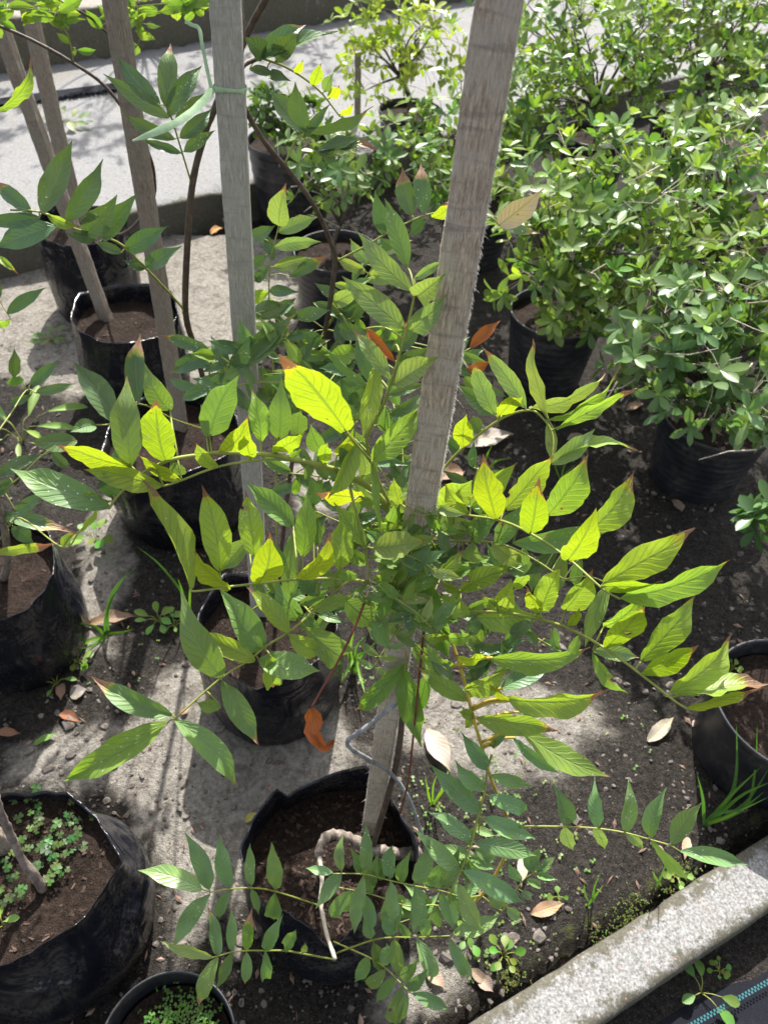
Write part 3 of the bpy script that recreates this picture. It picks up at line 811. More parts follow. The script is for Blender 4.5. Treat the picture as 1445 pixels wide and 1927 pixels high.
def frond(root, rach, leaves, mat='green_stem', r=(0.0016, 0.0009), brown=0.35, name='frond', leafname='leaflet', extra=None):
    """rach: [(px,py,depth)...]; leaves: lines 'bx by tx ty width class'"""
    org = Vector(root.location)
    P3 = smooth_path([W(*p) for p in rach], 5)
    mb = MB(); mb.tube(P3, r[0], r[1], 6)
    todo = []
    for ln in leaves.split(';'):
        ln = ln.strip()
        if not ln: continue
        f = ln.split()
        bx, by, tx, ty, wp = map(float, f[:5])
        mm = re.match(r'([A-Z])([a-z]*)([+-]\d+)?', f[5])
        c, fl, dz = mm.group(1), mm.group(2), float(mm.group(3) or 0) / 100.0
        if c == 'D' and by > 1370: c = 'E'  # lower dark leaves get a lighter colour to lift their shade
        near = px_polyline_near(rach, bx, by)
        d0 = near[2] + dz
        L_app = math.hypot(tx - bx, ty - by) * d0 / FPX
        w_app = wp * d0 / FPX
        ratio = w_app / L_app
        up = (by - ty) / math.hypot(tx - bx, ty - by)          # 1 = tip straight up in the picture
        want = LR.uniform(0.36, 0.44)
        ddep = 0.0
        if ratio > want:                                        # foreshortened: the tip comes forward or drops back
            Lt = min(w_app / want, L_app * 1.75)
            ddep = math.sqrt(max(0.0, Lt * Lt - L_app * L_app)) * (-1 if up > -0.35 else 1)
        else:
            ddep = L_app * (-0.30 * up + LR.uniform(-0.12, 0.12))
        if c == 'Y': ddep = min(ddep, -0.45 * L_app * max(0.0, up)) if up > -0.35 else ddep
        B = W(bx, by, d0); T = W(tx, ty, d0 + ddep)
        ax = (T - B).normalized()
        view = (EYE - B.lerp(T, 0.5)).normalized()
        nr = (view - ax * view.dot(ax)).normalized()
        tw = w_app
        roll = LR.uniform(-0.35, 0.35)
        if ratio < 0.24:
            tw = min(L_app * 0.34, w_app * 1.9); roll = math.acos(min(1, w_app / tw)) * (1 if LR.random() < .5 else -1)
        else: tw = w_app / math.cos(roll) 
        if c == 'Y' or (c == 'G' and LR.random() < 0.6):        # backlit blades stand with their back to the sun
            lim = 0.95 if c == 'Y' else 0.6
            roll = min([lim * q / 8 for q in range(-8, 9)], key=lambda a_: (Matrix.Rotation(a_, 3, ax) @ nr).dot(SUND) + 0.12 * a_ * a_)
            tw = min(w_app / math.cos(roll), L_app * 0.62)
        nr = Matrix.Rotation(roll, 3, ax) @ nr
        big = c in 'YGP'
        g = leaf_geo(B, T, nr, tw * (LR.uniform(0.84, 0.96) if c in 'YG' else LR.uniform(0.75, 0.90)), fold=LR.uniform(0.12, 0.70) * (0.5 if c == 'Y' else 1), curve=LR.uniform(-0.05, 0.12) * (0.6 if c == 'Y' else 1), wave=LR.uniform(0.008, 0.032),
                     rag=LR.uniform(0.04, 0.13) if c in 'YGPH' else LR.uniform(0.02, 0.07), tipcurl=LR.uniform(-0.10, 0.16), side=LR.uniform(-0.05, 0.05), nu=14 if c in 'YGPH' else 11)
        a = 1.6
        if 'b' in fl or (big and LR.random() < brown): a = LR.uniform(0.84, 0.97)
        if 'd' in fl: a = LR.uniform(0.66, 0.78)
        if 'n' in fl: a = 1.6
        todo.append((B, g, tint(c) + (a,), c))
        Q = W(*near); 
        if (Q - B).length > 0.0015:
            mid = Q.lerp(B, 0.5) + Vector((0, 0, 0.15)) * (Q - B).length
            mb.tube(smooth_path([Q, mid, B, B + ax * 0.003], 3), r[1] * 0.95, r[1] * 0.7, 5)
    fo = mb.build(name, MAT[mat], root, org)
    for B, (V, F, U), col, c in todo:
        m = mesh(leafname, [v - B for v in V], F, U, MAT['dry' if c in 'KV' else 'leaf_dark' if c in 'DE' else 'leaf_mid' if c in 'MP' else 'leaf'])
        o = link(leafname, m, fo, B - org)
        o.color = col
    return fo

def stem(root, pts, r0, r1, mat, name='stem', n=8, knob=0.0, seg=6, rs=None):
    org = Vector(root.location)
    P = smooth_path(pts, seg)
    k = len(P)
    rr = random.Random(len(pts) * 17 + k)
    R_ = [lerp(r0, r1, i / (k - 1)) * (1 + knob * rr.uniform(-1, 1)) for i in range(k)]
    if knob:
        P = [p + Vector((rr.uniform(-1, 1), rr.uniform(-1, 1), rr.uniform(-1, 1))) * knob * r0 * 0.4 for p in P]
    mb = MB(); mb.tube(P, r0, r1, n, rs=R_)
    return mb.build(name, MAT[mat], root, org)

# ------------------------------------------------------------------ stakes
def stake(name, label, A, B, wdt, thk, mat, seed, rough=0.0012, fibres=0, taper=1.0, facing=None, nu=110):
    """sawn stake from A (foot) to B (top); first side faces the viewer's half of the yard"""
    A, B = Vector(A), Vector(B)
    root = thing(name, A, label, 'stake')
    ax = (B - A).normalized(); L = (B - A).length
    n = facing if facing is not None else Vector((0, -1, 0.2))
    n = (n - ax * n.dot(ax)).normalized(); s = ax.cross(n)
    rr = random.Random(seed)
    # cross section with softened corners
    sec = []
    cr = 0.22
    for (sx, sy) in ((1, 1), (-1, 1), (-1, -1), (1, -1)):
        for k in range(4):
            a0 = math.atan2(sy, sx) - math.pi / 4 + (math.pi / 2) * (k / 3)
            sec.append((sx * (1 - cr) + cr * math.cos(a0), sy * (1 - cr * wdt / thk * 0.8) + cr * wdt / thk * 0.8 * math.sin(a0)))
    # add points along the faces
    full = []
    for i in range(len(sec)):
        p, q = sec[i], sec[(i + 1) % len(sec)]
        full.append(p)
        if math.hypot(p[0] - q[0], p[1] - q[1]) > 0.7:
            full += [(lerp(p[0], q[0], k / 4), lerp(p[1], q[1], k / 4)) for k in (1, 2, 3)]
    m = len(full)
    per = [0.0]
    for i in range(m):
        p, q = full[i], full[(i + 1) % m]
        per.append(per[-1] + math.hypot((p[0] - q[0]) * wdt, (p[1] - q[1]) * thk) / 2)
    V, F, U = [], [], []
    bow = rr.uniform(-0.004, 0.004)
    for i in range(nu + 1):
        t = i / nu; c = A + ax * (L * t) + s * (bow * 4 * t * (1 - t))
        k = lerp(1.0, taper, t)
        for j in range(m + 1):
            x, y = full[j % m]
            nz = noise.noise(Vector((x * 2 + seed, y * 2, t * L * 18))) * rough * 1.4 + noise.noise(Vector((x * 6 + seed, y * 6, t * L * 70))) * rough
            o = s * (x * wdt / 2 * k) + n * (y * thk / 2 * k)
            V.append(c + o + o.normalized() * nz)
            U.append((per[j] * 9.0, t * L * 9.0 ))
    for i in range(nu):
        for j in range(m):
            a = i * (m + 1) + j
            F.append((a, a + 1, a + m + 2, a + m + 1))
    F.append(tuple(range(m))[::-1]); F.append(tuple(nu * (m + 1) + j for j in range(m)))
    link('stake_shaft', mesh('stake_shaft', [v - A for v in V], F, U, MAT[mat]), root)
    if fibres:
        mb = MB()
        for _ in range(fibres):
            t = rr.random() ** 0.9; c = A + ax * (L * t)
            edge = rr.random() < 0.72
            if edge:
                x = rr.choice((-1, 1)) * rr.uniform(0.93, 1.0); y = rr.uniform(-0.2, 1.0)
            else:
                x = rr.uniform(-1, 1); y = 1.0
            o = s * (x * wdt / 2) + n * (y * thk / 2)
            p = c + o * 0.99
            out = (s * x * (1 if edge else 0.3) + n * (0.3 if edge else 1.0)).normalized()
            ln = rr.uniform(0.0012, 0.0042) if rr.random() < 0.985 else rr.uniform(0.006, 0.014)
            d1 = (out * rr.uniform(0.15, 0.8) - ax * rr.uniform(0.3, 1.0) + s * rr.uniform(-.2, .2)).normalized()
            d2 = (d1 + out * rr.uniform(-0.2, 0.6) - ax * 0.4).normalized()
            q1 = p + d1 * ln * 0.5; q2 = q1 + d2 * ln * 0.5
            wv = ax.cross(out).normalized() * rr.uniform(0.00012, 0.0003)
            mb.add([p - wv - A, p + wv - A, q1 + wv * 0.8 - A, q1 - wv * 0.8 - A, q2 - A], [(0, 1, 2, 3), (3, 2, 4)])
        tag(mb.build('splinters', MAT['fibre'], root), kind='stuff')
    return root

S_BASE = G(697, 1570, B1['sz'] - 0.02); S_TOP = W(968, -170, 0.478)
stake('wooden_stake', 'leaning rough-sawn brown stake with frayed splinters, set in the notched bag', S_BASE, S_TOP, 0.0312, 0.021, 'wood_main', 3,
      0.0011, 14000, facing=(EYE - S_BASE.lerp(S_TOP, 0.6)), nu=220)
GB = G(489, 1165, B4['sz'] - 0.02); GT = W(417, -120, 0.80)
stake('wooden_stake', 'smooth grey stake with pale green tape tied around it', GB, GT, 0.0345, 0.022, 'wood_grey', 5, 0.0006, 500, facing=Vector((0.1, -1, 0.5)))
LB = G(342, 818, B5['sz'] - 0.02); LT = W(196, -120, 1.22)
stake('wooden_stake', 'weathered brown stake standing between the grey vine and the green tape', LB, LT, 0.036, 0.024, 'wood_brown', 6, 0.0012, 300, facing=Vector((-0.3, -1, 0.5)))
KB_ = G(204, 612, B6['sz'] - 0.02)
stake('wooden_stake', 'brown stake slanting out of the wavy-rimmed bag past a mossy stake', KB_, W(-20, -10, 1.80), 0.036, 0.026, 'wood_brown', 7, 0.0012, 0, facing=Vector((-0.3, -1, 0.5)))
MB_ = G(150, 425, B7['sz'] - 0.02)
stake('wooden_stake', 'mossy dark stake crossing behind the slanting brown stake', MB_, W(38, -60, 2.15), 0.045, 0.03, 'wood_brown', 8, 0.0012, 0, facing=Vector((-0.3, -1, 0.5)))
EB_ = G(30, 1605, B2['sz'] - 0.02)
stake('wooden_stake', 'short flat stake standing in the clover-grown bag', EB_, EB_ + Vector((-0.14, 0.02, 0.42)), 0.036, 0.02, 'wood_brown', 9, 0.0008, 0, facing=Vector((0.3, -1, 0.5)))
SBK = G(672, 275, 0.0)
stake('wooden_stake', 'short dark stub of a stake behind the yellow-leaved frond', SBK, SBK + Vector((0, 0, 0.42)), 0.030, 0.024, 'wood_brown', 10, 0.001, 0)

# pale green tie on the grey stake
mb = MB()
tA = GB.lerp(GT, 0.0)
def on_stake(y):                          # point on the grey stake at picture height y
    lo, hi = 0.0, 1.0
    for _ in range(40):
        m_ = (lo + hi) / 2; p = GB.lerp(GT, m_)
        _, yy = to_px(np.array([p]))
        if yy[0] > y: lo = m_
        else: hi = m_
    return GB.lerp(GT, lo)
tc = on_stake(166); gax = (GT - GB).normalized()
ns = Vector((0.1, -1, 0.5)); ns = (ns - gax * ns.dot(gax)).normalized(); ss = gax.cross(ns)
def ribbon(mb, P, wd, nrm_):
    P = smooth_path(P, 6); V, F = [], []
    for i, p in enumerate(P):
        t = (P[min(i + 1, len(P) - 1)] - P[max(0, i - 1)]).normalized()
        nn = Vector(nrm_(i / (len(P) - 1))) ; b = t.cross(nn).normalized()
        h = wd * (1 + 0.08 * math.sin(i * 1.3)) * (1 - 0.75 * max(0, i / (len(P) - 1) - 0.75) / 0.25 if wd > 0.008 else 1)
        V += [p - b * h / 2, p + nn.normalized() * 0.0006, p + b * h / 2]
    for i in range(len(P) - 1):
        a = i * 3; F += [(a, a + 1, a + 4, a + 3), (a + 1, a + 2, a + 5, a + 4)]
    mb.add(V, F)
ringp = []
for k in range(25):
    a = 2 * math.pi * k / 24
    cx_, cy_ = math.cos(a), math.sin(a)
    e = 0.45
    x = math.copysign(abs(cx_) ** e, cx_) * (0.0345 / 2 + 0.0022); y = math.copysign(abs(cy_) ** e, cy_) * (0.022 / 2 + 0.0022)
    ringp.append(tc + ss * x + ns * y + gax * 0.0015 * math.sin(a))
mb2 = MB()
V, F = [], []
for i, p in enumerate(ringp):
    h = 0.0028 + 0.0008 * math.sin(i * 0.9)
    V += [p - gax * h, p + (p - tc).normalized() * 0.0008, p + gax * h]
for i in range(len(ringp) - 1):
    a = i * 3; F += [(a, a + 1, a + 4, a + 3), (a + 1, a + 2, a + 5, a + 4)]
tie = thing('plant_tie', tc, 'pale green tape tied around the grey stake with two loose ends', 'plant tie')
mb2.add(V, F); mb2.build('loop', MAT['tape'], tie, tc)
dk_ = depth(tc) - 0.012
view_n = (EYE - tc).normalized()
mb3 = MB(); ribbon(mb3, [W(400, 168, dk_), W(378, 195, dk_ - 0.01), W(340, 226, dk_ - 0.03), W(290, 250, dk_ - 0.045), W(250, 265, dk_ - 0.05)], 0.0082, lambda t: (view_n + Vector((0, 0, 0.4 * t))).normalized())
mb3.build('loose_end', MAT['tape'], tie, tc)
mb3 = MB(); ribbon(mb3, [W(398, 166, dk_), W(390, 130, dk_ - 0.005), W(381, 85, dk_ - 0.01), W(375, 54, dk_ - 0.012), W(362, 47, dk_ - 0.012), W(349, 40, dk_ - 0.012)], 0.0042, lambda t: view_n)
mb3.build('loose_end', MAT['tape'], tie, tc)

# ------------------------------------------------------------------ main wisteria
wm = thing('wisteria_plant', G(697, 1585, B1['sz']), 'young wisteria with sunlit yellow-green fronds in the notched bag beside the leaning stake', 'plant', 'young wisterias grown on stakes')
zs = B1['sz']
bk = lambda x, y, z: G(x, y, z)
stem(wm, [bk(760, 1622, zs - 0.02), bk(785, 1605, zs + 0.015), bk(745, 1606, zs + 0.03), bk(700, 1597, zs + 0.035), bk(655, 1576, zs + 0.05), bk(622, 1571, zs + 0.06), bk(604, 1588, zs + 0.06), bk(600, 1612, zs + 0.055)], 0.0115, 0.0072, 'bark', 'trunk', 10, 0.22)
stem(wm, [bk(600, 1608, zs + 0.056), bk(606, 1650, zs + 0.065), bk(604, 1700, zs + 0.075), bk(616, 1760, zs + 0.085), bk(631, 1806, zs + 0.09)], 0.0042, 0.0028, 'pale_twig', 'stem', 8, 0.2)
stem(wm, [bk(700, 1597, zs + 0.03), W(735, 1480, 1.21), W(752, 1400, 1.13), W(762, 1250, 1.03), W(770, 1120, 0.955), W(772, 1010, 0.90)], 0.0052, 0.004, 'dark_stem', 'stem', 8, 0.05)
stem(wm, [W(802, 1130, 0.93), W(797, 1190, 0.94), W(786, 1300, 0.98), W(778, 1380, 1.02), W(768, 1470, 1.08), W(753, 1530, 1.12)], 0.0017, 0.0014, 'red_stem', 'stem', 6, 0.1)
stem(wm, [W(694, 1110, 0.86), W(672, 1170, 0.85), W(640, 1238, 0.85), W(604, 1300, 0.85), W(586, 1332, 0.85)], 0.0017, 0.0012, 'red_stem', 'stem', 6, 0.1)
stem(wm, [W(772, 1300, 1.06), W(742, 1325, 1.0), W(690, 1368, 1.0), W(656, 1392, 1.02), W(660, 1408, 1.05), W(692, 1428, 1.12), W(735, 1455, 1.17), W(765, 1495, 1.2), W(782, 1535, 1.24), W(795, 1575, 1.28)], 0.0034, 0.003, 'grey_vine', 'stem', 8, 0.18)

D1 = [(746, 974, .87), (705, 925, .83), (667, 899, .80), (644, 887, .785), (545, 862, .755), (493, 854, .745), (417, 852, .735), (378, 856, .73), (320, 866, .725), (262, 895, .72), (225, 930, .72), (205, 958, .72)]
frond(wm, D1, """207 955 18 880 72 M;209 943 135 941 24 Yb;246 876 232 712 62 Mb;246 878 112 830 42 Yb;308 914 160 877 46 Gb;
312 867 296 747 66 Y;342 904 257 857 26 Yb;320 772 274 690 50 M+3;212 935 195 893 46 D+2;322 868 341 900 34 M;415 850 467 787 50 Y;
395 820 450 697 64 M+2;390 825 378 762 22 P+1;492 832 475 733 42 Gb+1;525 825 527 723 54 M+2;517 852 573 822 48 Y;545 862 567 848 22 G;
612 873 617 826 42 Yb;635 857 665 815 44 Y;608 850 585 792 42 M+2;560 820 566 765 40 M+3;647 882 640 838 30 M;685 895 675 842 34 P+2""", r=(0.0036, 0.0012))
frond(wm, [(700, 922, .825), (638, 891, .785), (612, 883, .775), (545, 866, .76), (470, 868, .745), (405, 880, .735), (337, 906, .73), (308, 915, .73)],
      """407 880 370 830 38 G;472 865 460 805 46 Yb;672 832 622 945 36 Gb-3;590 868 570 905 20 M""", r=(0.0018, 0.0010))
frond(wm, [(746, 974, .87), (712, 905, .80), (700, 872, .77), (672, 838, .74), (652, 812, .73)], """651 811 528 660 92 Yb-1;699 868 800 762 58 Gn;700 870 712 1012 16 G-2""", r=(0.0022, 0.0012), brown=1.0)
frond(wm, [(712, 905, .80), (690, 830, .76), (720, 765, .72), (745, 690, .69), (770, 600, .665), (780, 555, .655)], """760 617 643 519 54 P;776 548 669 432 44 P;766 502 722 372 42 M+2;735 537 741 478 24 M+3;780 525 838 490 22 P;
784 557 840 513 52 P;773 621 838 558 48 P;740 724 822 672 52 P;735 714 664 620 36 P;710 685 679 826 38 G+1;690 618 747 684 27 Kn+2;700 722 671 626 34 D+5;693 725 606 642 22 D+5;
655 792 692 722 46 D+6;735 780 800 738 28 D+5;745 692 814 650 42 D+5;730 745 804 722 22 D+6;725 812 722 762 30 M+3;672 760 640 712 34 D+6;712 790 690 745 30 D+6;738 660 792 610 34 D+5""", r=(0.0019, 0.0010), brown=0.1)
frond(wm, [(667, 899, .80), (659, 916, .81), (673, 974, .82), (690, 1050, .84), (693, 1095, .85)], """688 1027 630 945 36 Gb;685 937 590 925 42 Yd+3;700 1032 807 1017 64 Pb-2;690 1060 640 1040 30 G+2;690 1000 735 1040 26 M+2""", r=(0.002, 0.0015))
frond(wm, [(693, 1095, .85), (632, 1089, .82), (563, 1090, .79), (487, 1098, .76), (432, 1104, .745), (375, 1112, .74), (358, 1112, .74)],
      """358 1110 250 907 42 Gb;432 1110 362 1045 42 Yb;414 1073 380 910 58 Gb+1;487 1097 508 1003 70 Yb;478 1045 462 920 50 Gb+1;564 1089 625 1020 52 Yb;570 1047 578 925 46 Gn+1;
640 1070 640 968 46 Gn+1;632 1080 682 1080 24 G;552 990 460 908 50 M+5;468 1015 417 1075 46 M+5;552 1000 541 1136 40 M+4;590 950 585 900 40 D+6;598 1025 600 972 20 M+4;632 1110 612 1072 46 M+3;
700 1130 655 1112 40 M+3;600 1120 560 1085 36 D+6;520 1070 500 1000 40 D+6""", r=(0.0017, 0.0010))
frond(wm, [(693, 1095, .85), (735, 1108, .87), (804, 1143, .90), (850, 1170, .91)], """702 1092 752 1073 24 G;753 1112 803 1110 20 G;800 1085 843 1190 56 H-3;770 1085 803 1036 46 D-4;745 1060 700 1075 30 M;790 1150 745 1210 46 H+3;815 1150 840 1235 46 H+2;770 1010 815 1060 34 D""")
frond(wm, [(693, 1095, .85), (653, 1096, .845), (586, 1155, .83), (536, 1194, .82), (502, 1215, .81), (465, 1245, .80), (415, 1277, .79), (330, 1352, .78)],
      """315 1360 122 1468 62 Hn;330 1355 452 1485 54 Mb;325 1345 172 1272 50 Md;418 1280 486 1397 54 Mb;415 1330 367 1320 34 M;418 1275 338 1123 70 M;480 1243 357 1192 44 Gb;493 1222 424 1112 60 M+1;
545 1190 462 1102 40 Gb;560 1165 520 1095 50 M+2;586 1150 668 1121 30 Gb;487 1241 608 1266 60 M+1;510 1235 518 1309 46 Gb-1;545 1197 608 1228 42 Gb;574 1180 661 1242 84 M+1;650 1128 712 1182 62 M+2;700 1165 735 1225 30 M+2""", r=(0.0017, 0.0010))
frond(wm, [(772, 1010, .90), (800, 975, .88), (838, 967, .86), (934, 978, .80), (998, 1004, .76), (1066, 1049, .725), (1132, 1107, .70), (1166, 1127, .69)],
      """879 965 834 914 30 Gb;933 976 905 868 60 Yb;828 962 892 896 62 Gn+2;885 955 974 871 48 Gb+2;950 958 1036 852 56 Gb+1;998 1002 1013 908 57 Yb-1;1030 970 1110 863 62 Gb+1;1068 1053 1122 965 66 Yb-1;
1105 1000 1190 890 58 Gb+1;965 1022 1158 992 52 M+6;1135 1098 1314 1002 60 Gb;1134 1103 1250 1104 28 Yb-1;1165 1125 1374 1055 44 Gb;934 1021 985 945 44 M+4;888 1015 934 970 48 M+4;850 1012 892 983 34 M+4;
825 975 915 995 24 P;780 930 838 920 28 D+2;800 1010 803 948 46 M-1;860 960 845 925 30 M+4;845 985 800 1000 26 D+3;912 985 905 940 36 M+5""", r=(0.0018, 0.0010), brown=0.9)
frond(wm, [(772, 1010, .90), (838, 1018, .88), (934, 1022, .85), (1000, 1050, .83), (1060, 1090, .82)], """890 1020 893 1065 46 P-1;925 1023 982 1063 42 P-1;985 1030 985 1068 30 M+2;1048 1033 985 1083 36 D+3;810 1040 880 1057 38 D;1060 1040 1045 1122 34 M+2;1092 1050 1078 1112 30 M+3;1145 1100 1100 1218 42 M+3;
860 1025 830 1065 30 D+1;955 1035 940 1085 34 D+3;1010 1060 1000 1110 34 D+3;870 1040 910 1075 30 D+2;1105 1120 1060 1150 24 D+3""")
frond(wm, [(790, 1120, .91), (858, 1149, .88), (943, 1152, .83), (1021, 1167, .785), (1070, 1183, .755), (1138, 1220, .72), (1205, 1269, .695), (1266, 1317, .675), (1292, 1334, .67)],
      """1262 1304 1386 1200 52 Gb;1265 1312 1447 1282 40 Gd;1290 1334 1440 1292 22 Yd;1205 1268 1313 1213 44 Yb;1207 1243 1313 1127 52 Gb+1;1139 1218 1212 1140 60 Yb;1137 1178 1214 1117 46 Gb+2;1070 1179 1090 1147 44 Yb;
1063 1148 1115 1070 54 Gb+1;1018 1149 1056 1065 52 Gb+1;1010 1155 989 1107 38 Yb;937 1148 905 1118 28 Gb;943 1140 963 1090 44 Gn+1;966 1108 995 1075 38 Gn+2;867 1111 963 1070 44 Gb+2;831 1085 896 1066 36 Hn+2;
866 1112 828 1093 18 G;882 1160 826 1117 30 Gb;897 1163 1025 1160 50 Gn+1;1115 1223 1205 1240 34 P+3;1115 1230 1178 1312 28 G+2;1090 1195 1070 1235 26 M+3;1000 1170 960 1205 34 D+3;1040 1180 1050 1225 26 M+3;905 1150 880 1200 34 D+2""", r=(0.0019, 0.0010), brown=0.9)
frond(wm, [(815, 1130, .93), (845, 1195, .95), (870, 1270, .96), (890, 1350, .97), (905, 1400, .985), (925, 1470, 1.01), (955, 1545, 1.04), (950, 1610, 1.06), (905, 1685, 1.09), (860, 1720, 1.12)],
      """838 1200 793 1199 28 G;840 1202 892 1197 28 Gb;850 1255 788 1232 36 G;918 1238 858 1241 34 Yb-2;879 1318 783 1258 40 Gb;877 1302 957 1257 44 Gb;922 1238 1114 1228 46 Gb-3;943 1296 1038 1255 40 D+3;922 1235 990 1203 26 D+2;
955 1315 1148 1308 44 Gb-3;955 1320 918 1287 18 Yb-3;895 1350 1050 1366 46 Gb-1;890 1348 860 1338 22 G;890 1352 877 1370 18 G;980 1375 1146 1462 52 Gb-2;975 1340 1065 1328 24 D+3;965 1388 1058 1455 28 D+3;925 1403 962 1377 28 D+2""", 'yellow_stem', (0.0026, 0.0022))
frond(wm, [(772, 1150, .97), (765, 1200, .98), (762, 1250, .98)], "760 1250 660 1343 46 Hb;758 1253 793 1405 56 H;805 1270 785 1348 38 H;770 1210 825 1260 40 H+2;755 1200 720 1250 34 H+3", 'green_stem')
frond(wm, [(804, 1143, .90), (757, 1178, .90), (725, 1220, .91), (703, 1256, .91)], """773 1155 732 1117 28 P;756 1172 725 1138 26 P;740 1192 711 1156 26 P;725 1212 690 1179 22 P;746 1195 782 1190 16 P;728 1218 766 1212 14 P;712 1235 673 1203 18 P;714 1238 752 1240 16 P;
702 1255 672 1240 18 P;704 1256 728 1274 18 P;785 1160 800 1185 16 P""", r=(0.0012, 0.0008))
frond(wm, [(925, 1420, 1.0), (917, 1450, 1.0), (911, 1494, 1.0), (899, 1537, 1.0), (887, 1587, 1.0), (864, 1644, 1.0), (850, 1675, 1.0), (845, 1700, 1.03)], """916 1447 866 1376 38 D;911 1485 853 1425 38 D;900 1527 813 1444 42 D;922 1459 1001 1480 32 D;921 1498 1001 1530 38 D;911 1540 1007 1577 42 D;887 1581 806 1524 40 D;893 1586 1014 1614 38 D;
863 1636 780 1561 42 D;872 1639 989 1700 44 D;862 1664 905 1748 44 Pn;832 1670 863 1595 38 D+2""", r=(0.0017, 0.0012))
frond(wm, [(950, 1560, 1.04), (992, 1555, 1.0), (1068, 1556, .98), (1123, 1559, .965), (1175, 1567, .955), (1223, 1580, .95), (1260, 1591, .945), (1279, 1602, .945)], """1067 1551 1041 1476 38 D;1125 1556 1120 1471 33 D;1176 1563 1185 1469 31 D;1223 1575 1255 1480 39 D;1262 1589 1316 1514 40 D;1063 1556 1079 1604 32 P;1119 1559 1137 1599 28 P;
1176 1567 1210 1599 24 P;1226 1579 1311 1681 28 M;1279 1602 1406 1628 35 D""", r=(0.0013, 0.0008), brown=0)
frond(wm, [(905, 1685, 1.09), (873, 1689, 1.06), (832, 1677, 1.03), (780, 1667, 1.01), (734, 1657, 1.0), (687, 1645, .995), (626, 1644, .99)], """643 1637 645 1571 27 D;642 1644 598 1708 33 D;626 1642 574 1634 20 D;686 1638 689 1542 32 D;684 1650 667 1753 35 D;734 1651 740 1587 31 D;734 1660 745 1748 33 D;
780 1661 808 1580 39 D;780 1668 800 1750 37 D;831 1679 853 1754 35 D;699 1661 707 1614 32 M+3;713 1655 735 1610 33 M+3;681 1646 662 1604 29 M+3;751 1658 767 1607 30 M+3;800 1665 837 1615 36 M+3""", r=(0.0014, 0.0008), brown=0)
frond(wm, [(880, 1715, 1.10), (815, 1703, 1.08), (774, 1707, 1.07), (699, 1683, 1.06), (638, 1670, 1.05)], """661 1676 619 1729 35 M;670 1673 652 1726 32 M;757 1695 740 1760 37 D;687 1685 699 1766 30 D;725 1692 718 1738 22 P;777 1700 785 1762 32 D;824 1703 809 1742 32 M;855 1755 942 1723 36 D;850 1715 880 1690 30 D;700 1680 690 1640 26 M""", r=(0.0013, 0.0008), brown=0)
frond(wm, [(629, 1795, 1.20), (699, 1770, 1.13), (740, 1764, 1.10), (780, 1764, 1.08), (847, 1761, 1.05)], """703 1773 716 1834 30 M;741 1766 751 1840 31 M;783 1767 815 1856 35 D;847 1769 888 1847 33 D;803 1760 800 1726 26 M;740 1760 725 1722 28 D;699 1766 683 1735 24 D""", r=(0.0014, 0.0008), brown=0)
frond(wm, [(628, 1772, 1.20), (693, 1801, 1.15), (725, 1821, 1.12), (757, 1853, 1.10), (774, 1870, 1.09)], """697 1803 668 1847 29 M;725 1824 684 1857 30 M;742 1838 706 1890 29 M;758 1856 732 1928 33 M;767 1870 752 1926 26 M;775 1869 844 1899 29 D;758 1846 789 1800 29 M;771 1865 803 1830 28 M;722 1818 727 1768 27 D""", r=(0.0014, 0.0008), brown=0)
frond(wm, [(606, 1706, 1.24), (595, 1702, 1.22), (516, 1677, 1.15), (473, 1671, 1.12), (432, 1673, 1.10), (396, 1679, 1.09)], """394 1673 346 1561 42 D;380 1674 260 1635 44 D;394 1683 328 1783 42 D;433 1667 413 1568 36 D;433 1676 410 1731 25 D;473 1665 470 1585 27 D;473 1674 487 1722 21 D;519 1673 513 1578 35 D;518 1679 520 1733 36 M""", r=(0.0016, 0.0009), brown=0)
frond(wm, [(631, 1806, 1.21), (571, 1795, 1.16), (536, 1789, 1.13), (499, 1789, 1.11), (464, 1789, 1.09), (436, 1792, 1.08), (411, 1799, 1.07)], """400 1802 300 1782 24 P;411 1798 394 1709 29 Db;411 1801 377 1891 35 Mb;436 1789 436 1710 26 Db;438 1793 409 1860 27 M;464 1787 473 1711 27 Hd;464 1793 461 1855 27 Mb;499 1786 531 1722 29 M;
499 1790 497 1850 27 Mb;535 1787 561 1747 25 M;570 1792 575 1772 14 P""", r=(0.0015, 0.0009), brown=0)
frond(wm, [(905, 1685, 1.09), (940, 1712, 1.12), (950, 1708, 1.12), (983, 1658, 1.10), (1012, 1638, 1.09)], """949 1707 921 1683 28 D;953 1708 981 1729 26 D;981 1657 956 1622 23 D;981 1677 1004 1689 19 D;1000 1640 985 1602 20 D;1010 1640 1045 1610 20 D;1010 1645 1048 1656 18 D;990 1655 1022 1672 18 D;1003 1638 1014 1592 20 D""", r=(0.0012, 0.0008), brown=0)
frond(wm, [(772, 1010, .93), (795, 940, .93), (832, 885, .92), (873, 841, .90), (943, 788, .87), (995, 772, .85), (1021, 787, .84), (1040, 820, .835), (1038, 872, .83)],
      """873 842 878 775 54 Yn;938 784 984 743 40 Yn;930 780 888 675 46 P;988 767 906 653 42 P;935 775 860 727 44 D+4;996 767 1137 701 34 P;1030 790 985 645 30 P;1036 790 1178 701 14 Gb;1045 806 1195 727 26 Gb;1032 792 1037 872 26 P;1037 873 1120 808 42 P;1040 862 1198 829 18 Gb;
865 850 835 815 30 D+5;905 815 885 780 30 D+4""", r=(0.002, 0.0011), brown=0.4)
